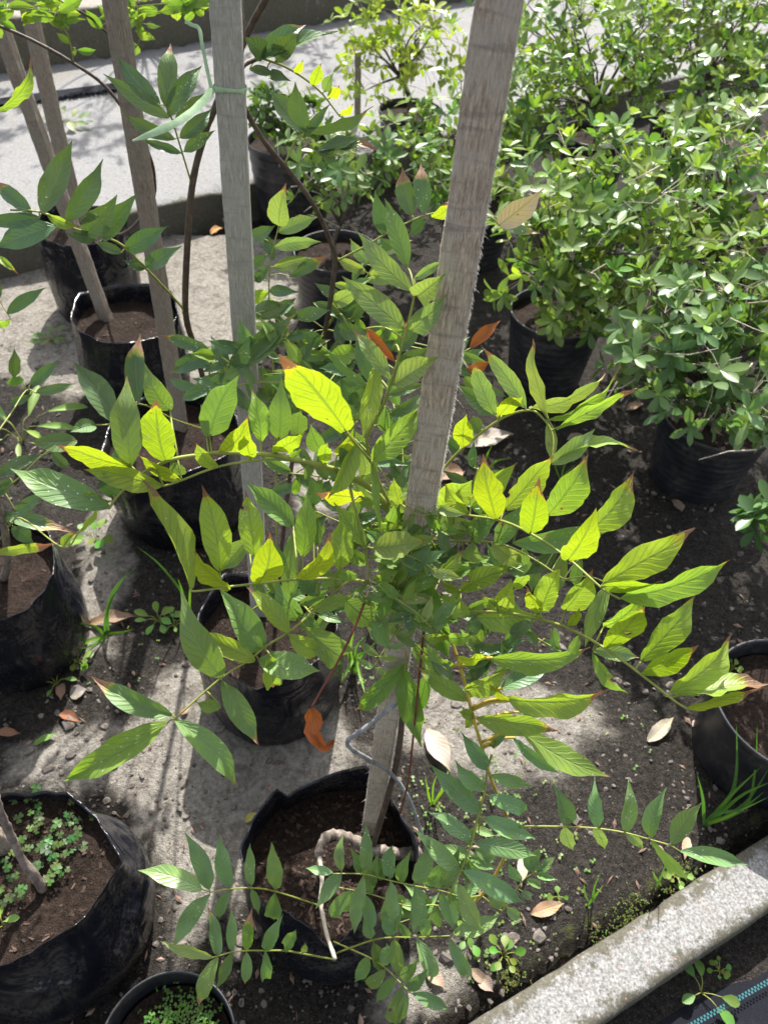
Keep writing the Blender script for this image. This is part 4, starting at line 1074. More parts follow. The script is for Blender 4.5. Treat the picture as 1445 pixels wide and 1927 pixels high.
# the dried leaf hanging on its red stalk
B_ = W(586, 1332, .85); 
V, F, U = [], [], []
CL = [(586, 1333, 10), (589, 1345, 30), (590, 1360, 33), (588, 1376, 31), (594, 1390, 25), (603, 1402, 20), (612, 1408, 15), (620, 1404, 12), (626, 1397, 8), (628, 1392, 3)]
for i, (x_, y_, w__) in enumerate(CL):
    x0, y0, _ = CL[max(0, i - 1)]; x1, y1, _ = CL[min(len(CL) - 1, i + 1)]
    l_ = math.hypot(x1 - x0, y1 - y0); nx_, ny_ = -(y1 - y0) / l_, (x1 - x0) / l_
    u_ = i / (len(CL) - 1); db = .85 + 0.012 * math.sin(u_ * 5.0)
    for j in range(5):
        v_ = j / 2 - 1
        e_ = 1 + 0.14 * math.sin(i * 2.3 + j)
        V.append(W(x_ - nx_ * v_ * w__ / 2 * e_, y_ - ny_ * v_ * w__ / 2 * e_, db - 0.009 * abs(v_) * (0.4 + u_) + 0.003 * math.sin(i * 1.7 + 3 * v_)))
        U.append((j / 4, u_))
for i in range(len(CL) - 1):
    for j in range(4):
        a_ = i * 5 + j; F.append((a_, a_ + 1, a_ + 6, a_ + 5))
g = (V, F, U)
o = link('dried_leaflet', mesh('dried_leaflet', [v - B_ for v in g[0]], g[1], g[2], MAT['dry']), wm, B_ - Vector(wm.location)); o.color = (0.40, 0.105, 0.022, 1.6)
o['label'] = 'curled rust-orange dried leaflet on a thin red stalk'
# withered tendrils
mb = MB()
for k in range(9):
    p = W(695 + LR.uniform(-6, 14), 1098 + LR.uniform(-8, 24), 0.845); P = [p]
    for i in range(9):
        P.append(P[-1] + Vector((math.cos(i * 1.3 + k), math.sin(i * 0.7 + k * 2) * 0.5, math.sin(i * 1.3 + k))) * 0.0042)
    mb.tube(P, 0.0005, 0.0003, 4)
mb.build('tendril', MAT['pale_twig'], wm, wm.location)

def spray(root, pts, n, seed, cl='HGH', L=(34, 58), mat='green_stem', jit=(14, 9), asp=0.42):
    r_ = random.Random(seed); s = []
    for _ in range(n):
        k = r_.random() * (len(pts) - 1); i = int(k); t = k - i
        x = lerp(pts[i][0], pts[i + 1][0], t) + r_.uniform(-jit[0], jit[0]); y = lerp(pts[i][1], pts[i + 1][1], t) + r_.uniform(-jit[1], jit[1])
        a = r_.uniform(0, 6.28); l = r_.uniform(*L)
        s.append('%.0f %.0f %.0f %.0f %.0f %s' % (x, y, x + l * math.cos(a), y + l * 0.8 * math.sin(a) - 4, l * asp, r_.choice(cl)))
    return frond(root, pts, ';'.join(s), mat, r=(0.0013, 0.0009), brown=0.3)
for i, (pts, n, cl, L) in enumerate([
    ([(772, 1010, .95), (740, 930, .98), (700, 860, 1.0), (640, 800, 1.02)], 20, 'DMDD', (50, 85)),
    ([(772, 1010, .95), (720, 990, .97), (650, 985, .98), (590, 960, .98)], 16, 'MDHD', (50, 85)),
    ([(772, 1010, .95), (760, 900, 1.0), (755, 820, 1.02), (740, 760, 1.04)], 14, 'DDM', (50, 80)),
    ([(775, 1090, .96), (840, 1060, .96), (920, 1050, .95), (990, 1080, .94)], 20, 'MDHM', (50, 80)),
    ([(775, 1090, .96), (740, 1120, .97), (690, 1140, .97), (620, 1150, .97)], 14, 'MDHM', (50, 80)),
    ([(775, 1140, .97), (830, 1180, .98), (900, 1230, .98), (960, 1250, .98)], 16, 'MHDM', (48, 80)),
    ([(775, 1050, .95), (830, 1000, .97), (880, 930, 1.0), (900, 880, 1.0)], 12, 'DMD', (46, 75)),
    ([(772, 1010, .88), (765, 960, .85), (800, 1000, .84), (830, 1050, .84)], 16, 'MDGH', (50, 84)),
    ([(772, 1050, .90), (745, 1080, .87), (760, 1130, .87), (800, 1180, .88)], 16, 'MDHG', (50, 84)),
    ([(772, 1120, .93), (745, 1170, .92), (790, 1220, .93), (840, 1260, .93)], 12, 'MHDM', (46, 76)),
    ([(772, 1010, .92), (700, 930, .93), (620, 900, .93), (540, 890, .94)], 14, 'MDHM', (50, 84)),
    ([(772, 1010, .86), (750, 950, .82), (790, 970, .81), (830, 960, .82)], 16, 'MPHG', (46, 80)),
    ([(772, 1060, .86), (750, 1040, .82), (800, 1060, .81), (840, 1100, .82)], 18, 'PHGM', (46, 80)),
    ([(772, 1110, .88), (740, 1120, .84), (780, 1150, .83), (820, 1190, .84)], 18, 'PHGM', (46, 80)),
    ([(775, 1140, .97), (870, 1150, .97), (970, 1180, .97), (1060, 1230, .97)], 14, 'MDHM', (46, 76)),
    ([(586, 1155, .9), (560, 1130, .92), (520, 1120, .92), (470, 1150, .92)], 12, 'MDHM', (50, 84)),
    ([(880, 1600, 1.08), (870, 1690, 1.1), (800, 1720, 1.11), (740, 1740, 1.12)], 16, 'DDM', (50, 75)),
    ([(905, 1500, 1.04), (900, 1560, 1.05), (870, 1620, 1.07)], 8, 'DDM', (46, 70))]):
    spray(wm, pts, n, 60 + i, cl, L, asp=0.38)

# ------------------------------------------------------------------ wisterias behind
wg = 'young wisterias grown on stakes'
wb = thing('wisteria_plant', G(398, 812, B5['sz']), 'dark-leaved wisteria whose long dark stem rises beside the green tape', 'plant', wg)
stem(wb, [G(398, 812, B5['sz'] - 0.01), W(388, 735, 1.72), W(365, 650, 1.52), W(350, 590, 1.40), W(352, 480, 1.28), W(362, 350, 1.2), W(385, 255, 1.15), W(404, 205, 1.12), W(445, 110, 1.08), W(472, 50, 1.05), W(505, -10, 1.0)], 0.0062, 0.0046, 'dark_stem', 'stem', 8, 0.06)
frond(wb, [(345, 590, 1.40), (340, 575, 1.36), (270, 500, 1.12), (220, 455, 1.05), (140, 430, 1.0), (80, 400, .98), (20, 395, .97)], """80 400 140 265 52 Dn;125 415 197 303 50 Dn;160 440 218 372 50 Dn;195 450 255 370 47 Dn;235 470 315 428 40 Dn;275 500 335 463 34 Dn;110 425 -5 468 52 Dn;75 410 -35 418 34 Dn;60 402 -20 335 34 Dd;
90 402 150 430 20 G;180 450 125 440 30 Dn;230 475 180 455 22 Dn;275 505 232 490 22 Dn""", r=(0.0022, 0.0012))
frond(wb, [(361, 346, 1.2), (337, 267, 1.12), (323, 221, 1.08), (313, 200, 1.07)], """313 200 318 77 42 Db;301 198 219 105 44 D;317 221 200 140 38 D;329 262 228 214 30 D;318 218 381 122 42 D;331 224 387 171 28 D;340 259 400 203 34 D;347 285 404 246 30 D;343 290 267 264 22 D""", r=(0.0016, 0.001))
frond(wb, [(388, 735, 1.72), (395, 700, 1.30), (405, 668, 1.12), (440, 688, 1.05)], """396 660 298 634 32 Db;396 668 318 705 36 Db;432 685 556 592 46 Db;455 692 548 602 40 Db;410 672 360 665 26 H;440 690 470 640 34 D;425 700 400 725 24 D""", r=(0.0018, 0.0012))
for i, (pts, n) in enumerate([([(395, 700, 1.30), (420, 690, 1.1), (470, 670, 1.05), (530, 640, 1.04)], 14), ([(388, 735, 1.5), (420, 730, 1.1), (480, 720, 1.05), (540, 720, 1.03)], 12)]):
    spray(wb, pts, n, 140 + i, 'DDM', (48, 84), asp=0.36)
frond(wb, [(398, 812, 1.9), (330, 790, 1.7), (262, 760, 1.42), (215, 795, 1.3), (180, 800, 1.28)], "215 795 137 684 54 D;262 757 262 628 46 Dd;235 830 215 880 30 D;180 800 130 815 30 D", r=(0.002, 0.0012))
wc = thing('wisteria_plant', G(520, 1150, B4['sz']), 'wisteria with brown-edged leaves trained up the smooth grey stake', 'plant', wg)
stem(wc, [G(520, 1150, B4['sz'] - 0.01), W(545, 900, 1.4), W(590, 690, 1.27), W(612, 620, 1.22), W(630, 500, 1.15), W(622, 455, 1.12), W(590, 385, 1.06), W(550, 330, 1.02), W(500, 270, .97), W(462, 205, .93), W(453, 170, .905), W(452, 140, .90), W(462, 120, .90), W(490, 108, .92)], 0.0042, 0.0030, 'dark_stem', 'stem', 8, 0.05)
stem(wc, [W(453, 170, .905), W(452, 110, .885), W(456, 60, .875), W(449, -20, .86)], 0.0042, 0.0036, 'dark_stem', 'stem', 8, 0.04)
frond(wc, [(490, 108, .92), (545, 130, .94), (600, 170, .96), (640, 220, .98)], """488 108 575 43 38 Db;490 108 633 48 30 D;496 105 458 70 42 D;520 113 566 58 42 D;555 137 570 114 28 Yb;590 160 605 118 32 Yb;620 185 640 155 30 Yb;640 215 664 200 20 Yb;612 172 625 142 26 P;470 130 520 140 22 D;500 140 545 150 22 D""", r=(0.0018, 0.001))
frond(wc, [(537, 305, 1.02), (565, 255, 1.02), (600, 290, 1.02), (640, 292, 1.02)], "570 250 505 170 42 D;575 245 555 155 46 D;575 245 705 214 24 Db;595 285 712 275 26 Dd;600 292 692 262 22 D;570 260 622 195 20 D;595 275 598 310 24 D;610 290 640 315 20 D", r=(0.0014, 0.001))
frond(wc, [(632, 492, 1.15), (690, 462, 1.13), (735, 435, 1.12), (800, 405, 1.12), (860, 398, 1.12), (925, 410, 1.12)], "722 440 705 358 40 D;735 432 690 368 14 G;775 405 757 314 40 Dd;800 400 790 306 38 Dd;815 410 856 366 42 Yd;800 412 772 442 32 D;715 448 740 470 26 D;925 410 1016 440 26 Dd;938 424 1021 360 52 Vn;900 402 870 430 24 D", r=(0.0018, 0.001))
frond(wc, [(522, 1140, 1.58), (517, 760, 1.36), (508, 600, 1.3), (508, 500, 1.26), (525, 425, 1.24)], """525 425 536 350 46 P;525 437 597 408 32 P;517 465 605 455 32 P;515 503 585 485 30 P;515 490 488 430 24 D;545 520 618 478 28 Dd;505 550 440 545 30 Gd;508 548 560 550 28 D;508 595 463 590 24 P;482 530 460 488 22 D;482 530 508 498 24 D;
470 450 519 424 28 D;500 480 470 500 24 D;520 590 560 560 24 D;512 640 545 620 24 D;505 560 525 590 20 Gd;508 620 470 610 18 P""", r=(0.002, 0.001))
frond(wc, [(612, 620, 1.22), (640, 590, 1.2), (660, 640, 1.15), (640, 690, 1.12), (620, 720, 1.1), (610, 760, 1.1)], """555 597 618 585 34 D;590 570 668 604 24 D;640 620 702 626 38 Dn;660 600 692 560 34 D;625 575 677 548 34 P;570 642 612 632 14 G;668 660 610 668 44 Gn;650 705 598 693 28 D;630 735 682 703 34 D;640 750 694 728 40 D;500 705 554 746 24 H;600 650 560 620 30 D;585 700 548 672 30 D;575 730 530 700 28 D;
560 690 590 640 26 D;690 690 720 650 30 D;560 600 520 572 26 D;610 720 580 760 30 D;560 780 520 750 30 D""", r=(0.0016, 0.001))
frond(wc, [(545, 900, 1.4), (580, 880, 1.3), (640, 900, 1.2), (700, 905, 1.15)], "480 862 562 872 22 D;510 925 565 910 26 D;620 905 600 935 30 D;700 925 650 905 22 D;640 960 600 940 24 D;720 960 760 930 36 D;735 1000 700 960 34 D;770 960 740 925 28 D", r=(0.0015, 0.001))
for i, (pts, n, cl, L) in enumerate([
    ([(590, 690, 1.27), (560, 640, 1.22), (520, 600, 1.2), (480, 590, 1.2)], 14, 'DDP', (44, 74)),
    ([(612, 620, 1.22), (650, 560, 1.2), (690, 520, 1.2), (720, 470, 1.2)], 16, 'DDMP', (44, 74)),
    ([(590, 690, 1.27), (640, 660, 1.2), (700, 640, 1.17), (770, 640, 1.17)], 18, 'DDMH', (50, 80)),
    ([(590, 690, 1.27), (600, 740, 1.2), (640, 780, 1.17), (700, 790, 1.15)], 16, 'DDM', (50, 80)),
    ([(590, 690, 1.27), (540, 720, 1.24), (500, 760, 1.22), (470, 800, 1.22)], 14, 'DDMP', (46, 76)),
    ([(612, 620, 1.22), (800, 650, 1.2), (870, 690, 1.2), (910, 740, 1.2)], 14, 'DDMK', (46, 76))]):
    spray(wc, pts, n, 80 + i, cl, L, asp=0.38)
frond(wc, [(612, 620, 1.22), (760, 650, 1.18), (860, 672, 1.13), (880, 695, 1.13)], '885 655 940 602 28 Kn;880 695 925 676 26 Kn;850 668 880 640 24 D;840 672 870 705 24 D', r=(0.0014, 0.001))
wd_ = thing('wisteria_plant', G(8, 1085, B3['sz']), 'low wisteria with dark bluish leaflets in the bag with the torn rim', 'plant', wg)
stem(wd_, [G(8, 1090, B3['sz'] - 0.01), W(14, 1060, 1.42), W(10, 1000, 1.30), W(-10, 930, 1.2), W(-30, 850, 1.15)], 0.0085, 0.005, 'bark', 'stem', 8, 0.08)
frond(wd_, [(10, 1000, 1.3), (40, 975, 1.2), (118, 1030, 1.08), (150, 1000, 1.05)], "0 965 148 1003 38 Dd;25 990 62 1022 36 D;-5 1040 112 1025 20 Gd;118 1030 150 1000 18 Gd;150 1000 190 945 14 G", r=(0.0016, 0.001))
frond(wd_, [(-10, 930, 1.2), (30, 905, 1.15), (90, 850, 1.12), (145, 832, 1.1)], "145 830 52 832 44 D;30 960 84 922 28 D;-5 900 86 853 30 D;20 900 -10 940 26 D;95 850 130 880 24 D", r=(0.0016, 0.001))
frond(wd_, [(-30, 850, 1.15), (20, 780, 1.2), (50, 735, 1.25), (70, 740, 1.25)], "28 710 30 658 28 D;57 725 112 676 28 D;70 737 143 720 24 D;45 715 8 718 22 H;60 742 20 760 22 D", r=(0.0016, 0.001))
frond(wd_, [(-30, 850, 1.15), (-40, 600, 1.2), (-10, 560, 1.2), (15, 590, 1.2)], "15 590 86 545 28 D;0 560 -20 520 24 D;20 600 -10 612 18 G;-10 480 36 515 14 Gb", r=(0.0016, 0.001))
we = thing('wisteria_plant', G(82, 1672, B2['sz']), 'bare gnarled grey stem rising from the clover-grown bag', 'plant', wg)
stem(we, [G(84, 1676, B2['sz'] - 0.01), G(70, 1655, B2['sz'] + 0.03), G(45, 1622, B2['sz'] + 0.07), G(28, 1588, B2['sz'] + 0.11), G(10, 1548, B2['sz'] + 0.16), G(-8, 1500, B2['sz'] + 0.22)], 0.0075, 0.0058, 'bark', 'stem', 9, 0.18)
wf = thing('wisteria_plant', G(165, 430, B7['sz']), 'wisteria with fresh bright green foliage among the weathered stakes at the platform', 'plant', wg)
stem(wf, [G(165, 430, B7['sz'] - 0.01), W(230, 440, 2.2), W(283, 385, 1.9), W(291, 330, 1.7), W(268, 262, 1.58), W(205, 170, 1.50), W(140, 120, 1.45), W(60, 75, 1.42), W(-10, 45, 1.4)], 0.0042, 0.003, 'dark_stem', 'stem', 7, 0.06)
stem(wf, [W(268, 262, 1.58), W(235, 110, 1.55), W(190, 50, 1.5), W(150, 20, 1.45)], 0.003, 0.002, 'dark_stem', 'stem', 6, 0.05)
spray(wf, [(-10, 45, 1.4), (-15, 20, 1.38), (40, 15, 1.36), (110, 25, 1.36)], 16, 1)
spray(wf, [(150, 20, 1.45), (110, 0, 1.4), (60, -15, 1.4)], 10, 2)
spray(wf, [(140, 120, 1.45), (130, 70, 1.42), (110, 35, 1.40), (125, 10, 1.4)], 14, 3, 'HGM', (24, 42))
spray(wf, [(235, 110, 1.55), (262, 80, 1.45), (265, 40, 1.42), (255, 0, 1.4)], 16, 4, 'HGM', (24, 46))
spray(wf, [(190, 50, 1.5), (250, 15, 1.45), (330, 8, 1.42), (395, 20, 1.42)], 22, 5)
spray(wf, [(330, 8, 1.42), (370, -10, 1.4), (440, 15, 1.42)], 10, 6, 'HGY')
frond(wf, [(-10, 45, 1.4), (-30, 240, 1.1), (-10, 215, 1.05)], "-5 208 70 113 24 Gb", r=(0.0016, 0.001))

# ------------------------------------------------------------------ azaleas
def small_leaf_mesh(name, wr, cup, bend, mat):
    rows = [(0.0, 0.10), (0.18, 0.42), (0.42, 0.86), (0.64, 1.0), (0.84, 0.74), (1.0, 0.06)]
    V, F, U = [], [], []
    for u, k in rows:
        for v in (-1, 0, 1):
            V.append((v * k * wr / 2, u, abs(v) * k * wr * cup - bend * u * u))
            U.append((0.5 + v * 0.5, u))
    for i in range(len(rows) - 1):
        for j in range(2):
            a = i * 3 + j; F.append((a, a + 1, a + 4, a + 3))
    return V, F, U, mesh(name, V, F, U, mat)
SMALL = [small_leaf_mesh('azalea_leaf', *a, MAT['small_leaf']) for a in ((0.40, 0.10, 0.12), (0.46, 0.16, 0.05), (0.36, 0.06, 0.20), (0.43, 0.2, -0.05))]
def shrub(name, label, foot, crowns, n_whorl, seed, leaf=(0.026, 0.042), cols=((0.095, 0.185, 0.060), (0.225, 0.32, 0.095)), singles=300, trunk_r=0.011, limbs=12, sprig=0.25, cat='shrub', up=0.55, bare=0, group='potted azaleas', shell=0.45):
    r_ = random.Random(seed)
    foot = Vector(foot)
    root = thing(name, foot, label, cat, group)
    wood = MB()
    # crowns: (centre, rx, ry, rz)
    C0 = Vector(crowns[0][0])
    fork = foot.lerp(C0, 0.45) + Vector((r_.uniform(-.02, .02), 0, 0))
    wood.tube(smooth_path([foot, foot.lerp(fork, 0.5) + Vector((r_.uniform(-.02, .02), r_.uniform(-.02, .02), 0)), fork], 4), trunk_r, trunk_r * 0.8, 7)
    nodes = []
    for c, rx, ry, rz in crowns:
        for _ in range(limbs):
            v = Vector((r_.gauss(0, 1), r_.gauss(0, 1), r_.gauss(0.2, 1))).normalized() * r_.uniform(0.45, 0.85)
            e = Vector(c) + Vector((v.x * rx, v.y * ry, v.z * rz))
            m_ = fork.lerp(e, 0.5) + Vector((r_.uniform(-1, 1) * rx, r_.uniform(-1, 1) * ry, r_.uniform(0, 1) * rz)) * 0.18
            P = smooth_path([fork, m_, e], 5)
            wood.tube(P, trunk_r * 0.5, 0.0016, 5)
            nodes += P[3:]
    wood.build('trunk', MAT['shrub_bark'], root, foot)
    twg = MB(); lv = []
    tot = sum(rx * rz for _, rx, _, rz in crowns)
    for c, rx, ry, rz in crowns:
        for _ in range(int(n_whorl * rx * rz / tot)):
            while True:
                v = Vector((r_.uniform(-1, 1), r_.uniform(-1, 1), r_.uniform(-1, 1)))
                q = v.length
                if q < 1 and r_.random() < (q ** 1.2) * (1 - shell) + shell * (q > 0.55): break
            lump = 0.92 + 0.75 * noise.noise(v.normalized() * 2.6 + Vector((seed, 0, 0)))
            if noise.noise(v * 2.4 + Vector((seed * 3, 5, 0))) < -0.08: continue
            if r_.random() < 0.07: lump *= r_.uniform(1.1, 1.35)
            p = Vector(c) + Vector((v.x * rx, v.y * ry, v.z * rz)) * lump
            if p.z < 0.05: continue
            nd = min(nodes, key=lambda k: (k - p).length_squared)
            mid = nd.lerp(p, 0.55) + Vector((r_.uniform(-.012, .012), r_.uniform(-.012, .012), r_.uniform(0, .02)))
            twg.tube([nd, mid, p], 0.0014, 0.0007, 3, cap=False)
            dr = (v.normalized() * 0.8 + Vector((0, 0, up)) + Vector((r_.uniform(-.4, .4), r_.uniform(-.4, .4), r_.uniform(-.2, .3)))).normalized()
            k = r_.randint(3, 6); a0 = r_.uniform(0, 6.28)
            ox = dr.orthogonal().normalized(); oy = dr.cross(ox)
            young = r_.random() < sprig
            bl_ = r_.random() ** 1.3; base = [lerp(a, b, min(1, max(0, bl_ + r_.uniform(-.15, .15)))) for a, b in zip(*cols)]
            for i in range(k):
                a = a0 + 6.2832 * i / k + r_.uniform(-.25, .25)
                el = r_.uniform(0.15, 0.75) if not young else r_.uniform(0.5, 1.0)
                y = ((ox * math.cos(a) + oy * math.sin(a)) * math.cos(el) + dr * math.sin(el)).normalized()
                z = (dr - y * dr.dot(y)).normalized(); x = y.cross(z)
                L = r_.uniform(*leaf) * (0.8 if young else 1.0)
                kk = r_.uniform(0.8, 1.2)
                col = [b * kk for b in base]
                if young: col = [col[0] * 1.35, col[1] * 1.35, col[2] * 0.8]
                lv.append((Matrix(((x.x * L, y.x * L, z.x * L, p.x), (x.y * L, y.y * L, z.y * L, p.y), (x.z * L, y.z * L, z.z * L, p.z), (0, 0, 0, 1))), r_.randrange(4), col + [1.6]))
    for _ in range(bare):
        c, rx, ry, rz = r_.choice(crowns)
        v = Vector((r_.gauss(0, .6), r_.gauss(-.5, .5), r_.gauss(0.1, .6)))
        p = Vector(c) + Vector((v.x * rx, v.y * ry, v.z * rz)); q = p + Vector((r_.uniform(-.12, .12), r_.uniform(-.08, .05), r_.uniform(-.04, .1)))
        twg.tube([p, p.lerp(q, .5) + Vector((0, 0, r_.uniform(-.015, .015))), q], 0.0022, 0.001, 5)
    tag(twg.build('twigs', MAT['pale_twig'] if bare else MAT['shrub_bark'], root, foot), kind='stuff')
    def key(t):
        p = t[0].translation; d = depth(p)
        x, y = to_px(np.array([p])); x, y = x[0], y[0]
        return d + (50 if not (-5 < x < 1450 and -5 < y < 1932) else 0)
    lv.sort(key=key)
    T = Matrix.Translation(-foot)
    for Mx, kx, col in lv[:singles]:
        o = bpy.data.objects.new('leaf', SMALL[kx][3]); COL.objects.link(o)
        o.parent = root; o.matrix_basis = T @ Mx; o.color = col
    fb = MB()
    for Mx, kx, col in lv[singles:]:
        fb.add([Mx @ Vector(v) for v in SMALL[kx][0]], SMALL[kx][1], SMALL[kx][2], tuple(col))
    if fb.V: tag(fb.build('foliage', MAT['foliage'], root, foot, cols=True), kind='stuff')
    return root
def ft(P): return (P['c'].x, P['c'].y, P['sz'] - 0.01)
shrub('azalea', 'leafy azalea spreading over the ribbed pot above bare dark soil', ft(P3), [(W(1352, 640, 1.86), .25, .24, .20), (W(1260, 610, 1.84), .15, .15, .12), (W(1405, 745, 1.80), .12, .14, .10), (W(1440, 560, 1.9), .2, .2, .16), (W(1215, 690, 1.85), .09, .12, .10), (W(1295, 765, 1.82), .10, .1, .06)], 400, 31, leaf=(.040, .064), cols=((0.095, 0.18, 0.075), (0.18, 0.28, 0.11)), sprig=0.08, limbs=8, bare=14)
shrub('azalea', 'sunlit azalea with yellow-green tips directly beside the leaning stake', ft(P4), [(W(1075, 400, 2.16), .22, .24, .22), (W(1010, 470, 2.05), .13, .15, .14), (W(1150, 330, 2.2), .18, .2, .15), (W(1140, 520, 2.0), .16, .14, .14), (W(1040, 560, 2.08), .10, .10, .09), (W(1210, 430, 2.05), .16, .16, .16)], 520, 32, leaf=(.038, .060), sprig=0.3, limbs=8, bare=6)
shrub('azalea', 'deep green azalea with bare grey twigs next to the sunlit azalea', ft(P9), [(W(1370, 350, 2.35), .26, .26, .22), (W(1300, 470, 2.2), .18, .2, .15), (W(1435, 470, 2.2), .15, .2, .2), (W(1250, 350, 2.4), .2, .2, .2)], 480, 33, leaf=(.038, .060), sprig=0.2, limbs=8, bare=22)
shrub('azalea', 'tall far azalea with small glinting leaves around a dark stem', ft(P8), [(W(1120, 110, 3.1), .36, .3, .30), (W(1010, 60, 3.1), .22, .25, .24), (W(1230, 60, 3.2), .2, .25, .24), (W(1010, 220, 2.9), .2, .2, .2)], 820, 34, leaf=(.038, .058), sprig=0.35, limbs=8)
shrub('azalea', 'farthest azalea with fresh tips above the shaded pot', ft(P10), [(W(1350, 90, 3.0), .30, .3, .26), (W(1430, 20, 3.0), .25, .25, .25), (W(1290, 0, 3.4), .3, .3, .22), (W(1380, 200, 2.8), .26, .25, .18)], 760, 35, leaf=(.038, .058), sprig=0.3, limbs=8)
shrub('small_tree', 'small upright tree with airy pale green crown on the bright concrete', ft(P7), [(W(735, 40, 3.35), .26, .25, .34), (W(810, 90, 3.2), .16, .2, .2), (W(680, 110, 3.3), .1, .15, .2)], 290, 36, leaf=(.036, .056), cols=((0.18, 0.26, 0.04), (0.32, 0.40, 0.07)), sprig=0.25, limbs=5, cat='tree', trunk_r=0.014, group='potted azaleas', singles=200)
shrub('azalea', 'low azalea in the pot with broken twigs, behind the slender brown vine', ft(P5), [(W(640, 330, 2.45), .16, .18, .14), (W(720, 290, 2.5), .14, .16, .14), (W(590, 290, 2.5), .10, .14, .10)], 170, 37, leaf=(.038, .060), cols=((0.09, 0.165, 0.065), (0.17, 0.25, 0.09)), sprig=0.12, limbs=6, singles=200, bare=8)
shrub('azalea', 'small dense azalea in the tall pot at the platform edge', ft(P6), [(W(545, 222, 2.95), .17, .16, .09), (W(500, 200, 2.95), .10, .12, .08)], 110, 38, leaf=(.038, .058), cols=((0.05, 0.11, 0.03), (0.10, 0.18, 0.04)), sprig=0.2, limbs=6, singles=150)
shrub('azalea', 'mixed azalea showing on both sides of the leaning stake', ft(P11), [(W(880, 260, 2.75), .16, .2, .26), (W(950, 190, 2.85), .15, .2, .22), (W(820, 330, 2.6), .14, .16, .14), (W(930, 340, 2.6), .12, .15, .16), (W(800, 240, 2.8), .1, .14, .1)], 420, 39, leaf=(.038, .058), sprig=0.25, limbs=6, singles=250)
for (sx_, sy_), sd0, lab in (((130, 235), 51, 'slender tree beyond the far kerb above the weathered stakes'), ((480, 120), 52, 'slender tree beyond the far kerb above the platform-edge pot')):
    s_ = G(sx_, sy_, 0.13); off = (s_ - SP).dot(sn); need = max(1.5, slab_depth + 0.5 - off)      # crown height that shades this spot from behind the kerb
    c_ = s_ + SUND * (need / SUND.dot(sn)); q_ = Vector((c_.x, c_.y, -0.035))
    shrub('small_tree', lab, q_, [(c_, .62, .5, .40), (c_ + Vector((0.35, 0.0, -0.2)), .35, .4, .25)], 130, sd0, leaf=(.05, .085), limbs=7, cat='tree', trunk_r=0.02, group='trees beyond the far kerb', singles=0)
e_ = G(1500, 1075, 0.0)
shrub('azalea', 'small dark-leaved seedling azalea above the smooth round pot', e_, [(W(1452, 972, 1.52), .055, .06, .05)], 14, 40, leaf=(.04, .055), cols=((0.04, 0.10, 0.04), (0.07, 0.14, 0.05)), sprig=0, limbs=4, singles=80, trunk_r=0.004)

# ------------------------------------------------------------------ weeds, grass, clover
def blade(mb, P, wd, col):
    P = smooth_path(P, 5); V, F, U = [], [], []
    n = len(P)
    for i, p in enumerate(P):
        t = (P[min(i + 1, n - 1)] - P[max(0, i - 1)]).normalized()
        vw = (EYE - p).normalized(); b = t.cross(vw).normalized()
        h = wd * (1 - (i / (n - 1)) ** 2.2) * (0.55 + 0.45 * min(1, i / 3)) + 0.0001
        nn = b.cross(t)
        V += [p - b * h / 2 + nn * h * .15, p, p + b * h / 2 + nn * h * .15]; U += [(0, i / n), (.5, i / n), (1, i / n)]
    for i in range(n - 1):
        a = i * 3; F += [(a, a + 1, a + 4, a + 3), (a + 1, a + 2, a + 5, a + 4)]
    mb.add(V, F, U, col)
GCOL = [(0.10, 0.24, 0.03, 1.6), (0.15, 0.30, 0.035, 1.6), (0.07, 0.18, 0.04, 1.6)]
def grass(label, base, blades, wd=0.006, group=None):
    b0 = G(*base); d0 = depth(b0)
    b0.z = ground_z(b0.x, b0.y) - 0.002
    root = thing('grass_tuft', b0, label, 'grass')
    r_ = random.Random(int(base[0] * 7 + base[1]))
    for bl in blades:
        P = [b0 + Vector((r_.uniform(-.006, .006), r_.uniform(-.006, .006), 0))]
        n = len(bl)
        for i, q in enumerate(bl):
            P.append(W(q[0], q[1], d0 - (q[2] if len(q) > 2 else 0.11 * (i + 1) / n)))
        mb = MB(); blade(mb, P, wd * r_.uniform(.75, 1.15), r_.choice(GCOL))
        mb.build('grass_blade', MAT['weed'], root, b0, cols=True)
    return root
grass('long grass tuft between the smooth round pot and the diagonal kerb', (1326, 1552), [[(1372, 1500), (1385, 1450), (1385, 1361)], [(1400, 1520), (1420, 1450), (1424, 1362)], [(1370, 1502), (1432, 1442)], [(1345, 1532), (1385, 1526), (1404, 1528)], [(1385, 1530), (1437, 1490)], [(1400, 1512), (1450, 1440)],
       [(1322, 1505), (1311, 1457)], [(1360, 1540), (1445, 1500)], [(1390, 1500), (1452, 1470)]], 0.0075)
grass('bright grass blades beside the bag with the torn rim', (202, 1195), [[(200, 1160), (216, 1108), (258, 1065)], [(206, 1140), (240, 1075)], [(180, 1180), (140, 1170)], [(230, 1190), (255, 1183)], [(170, 1205), (120, 1235), (118, 1240)], [(175, 1215), (150, 1220)]], 0.008)
grass('dark grass blades leaning over the soil by the grey stake bag', (352, 1165), [[(345, 1120), (300, 1062), (256, 1027)], [(358, 1120), (360, 1085)], [(345, 1120), (335, 1088)]], 0.007)
grass('pale drooping grass blades behind the hanging dried leaflet', (664, 1262), [[(667, 1238), (640, 1285), (617, 1317)], [(667, 1240), (680, 1280), (687, 1306)], [(672, 1235), (700, 1225)], [(655, 1225), (640, 1205)], [(670, 1220), (690, 1195)], [(680, 1235), (712, 1205)], [(660, 1215), (668, 1180)]], 0.008)
grass('thin grass sprig on the light soil below the yellow-green stem', (812, 1512), [[(815, 1480), (822, 1458)], [(830, 1490), (850, 1465)], [(805, 1490), (800, 1460)], [(825, 1500), (840, 1480)]], 0.005)
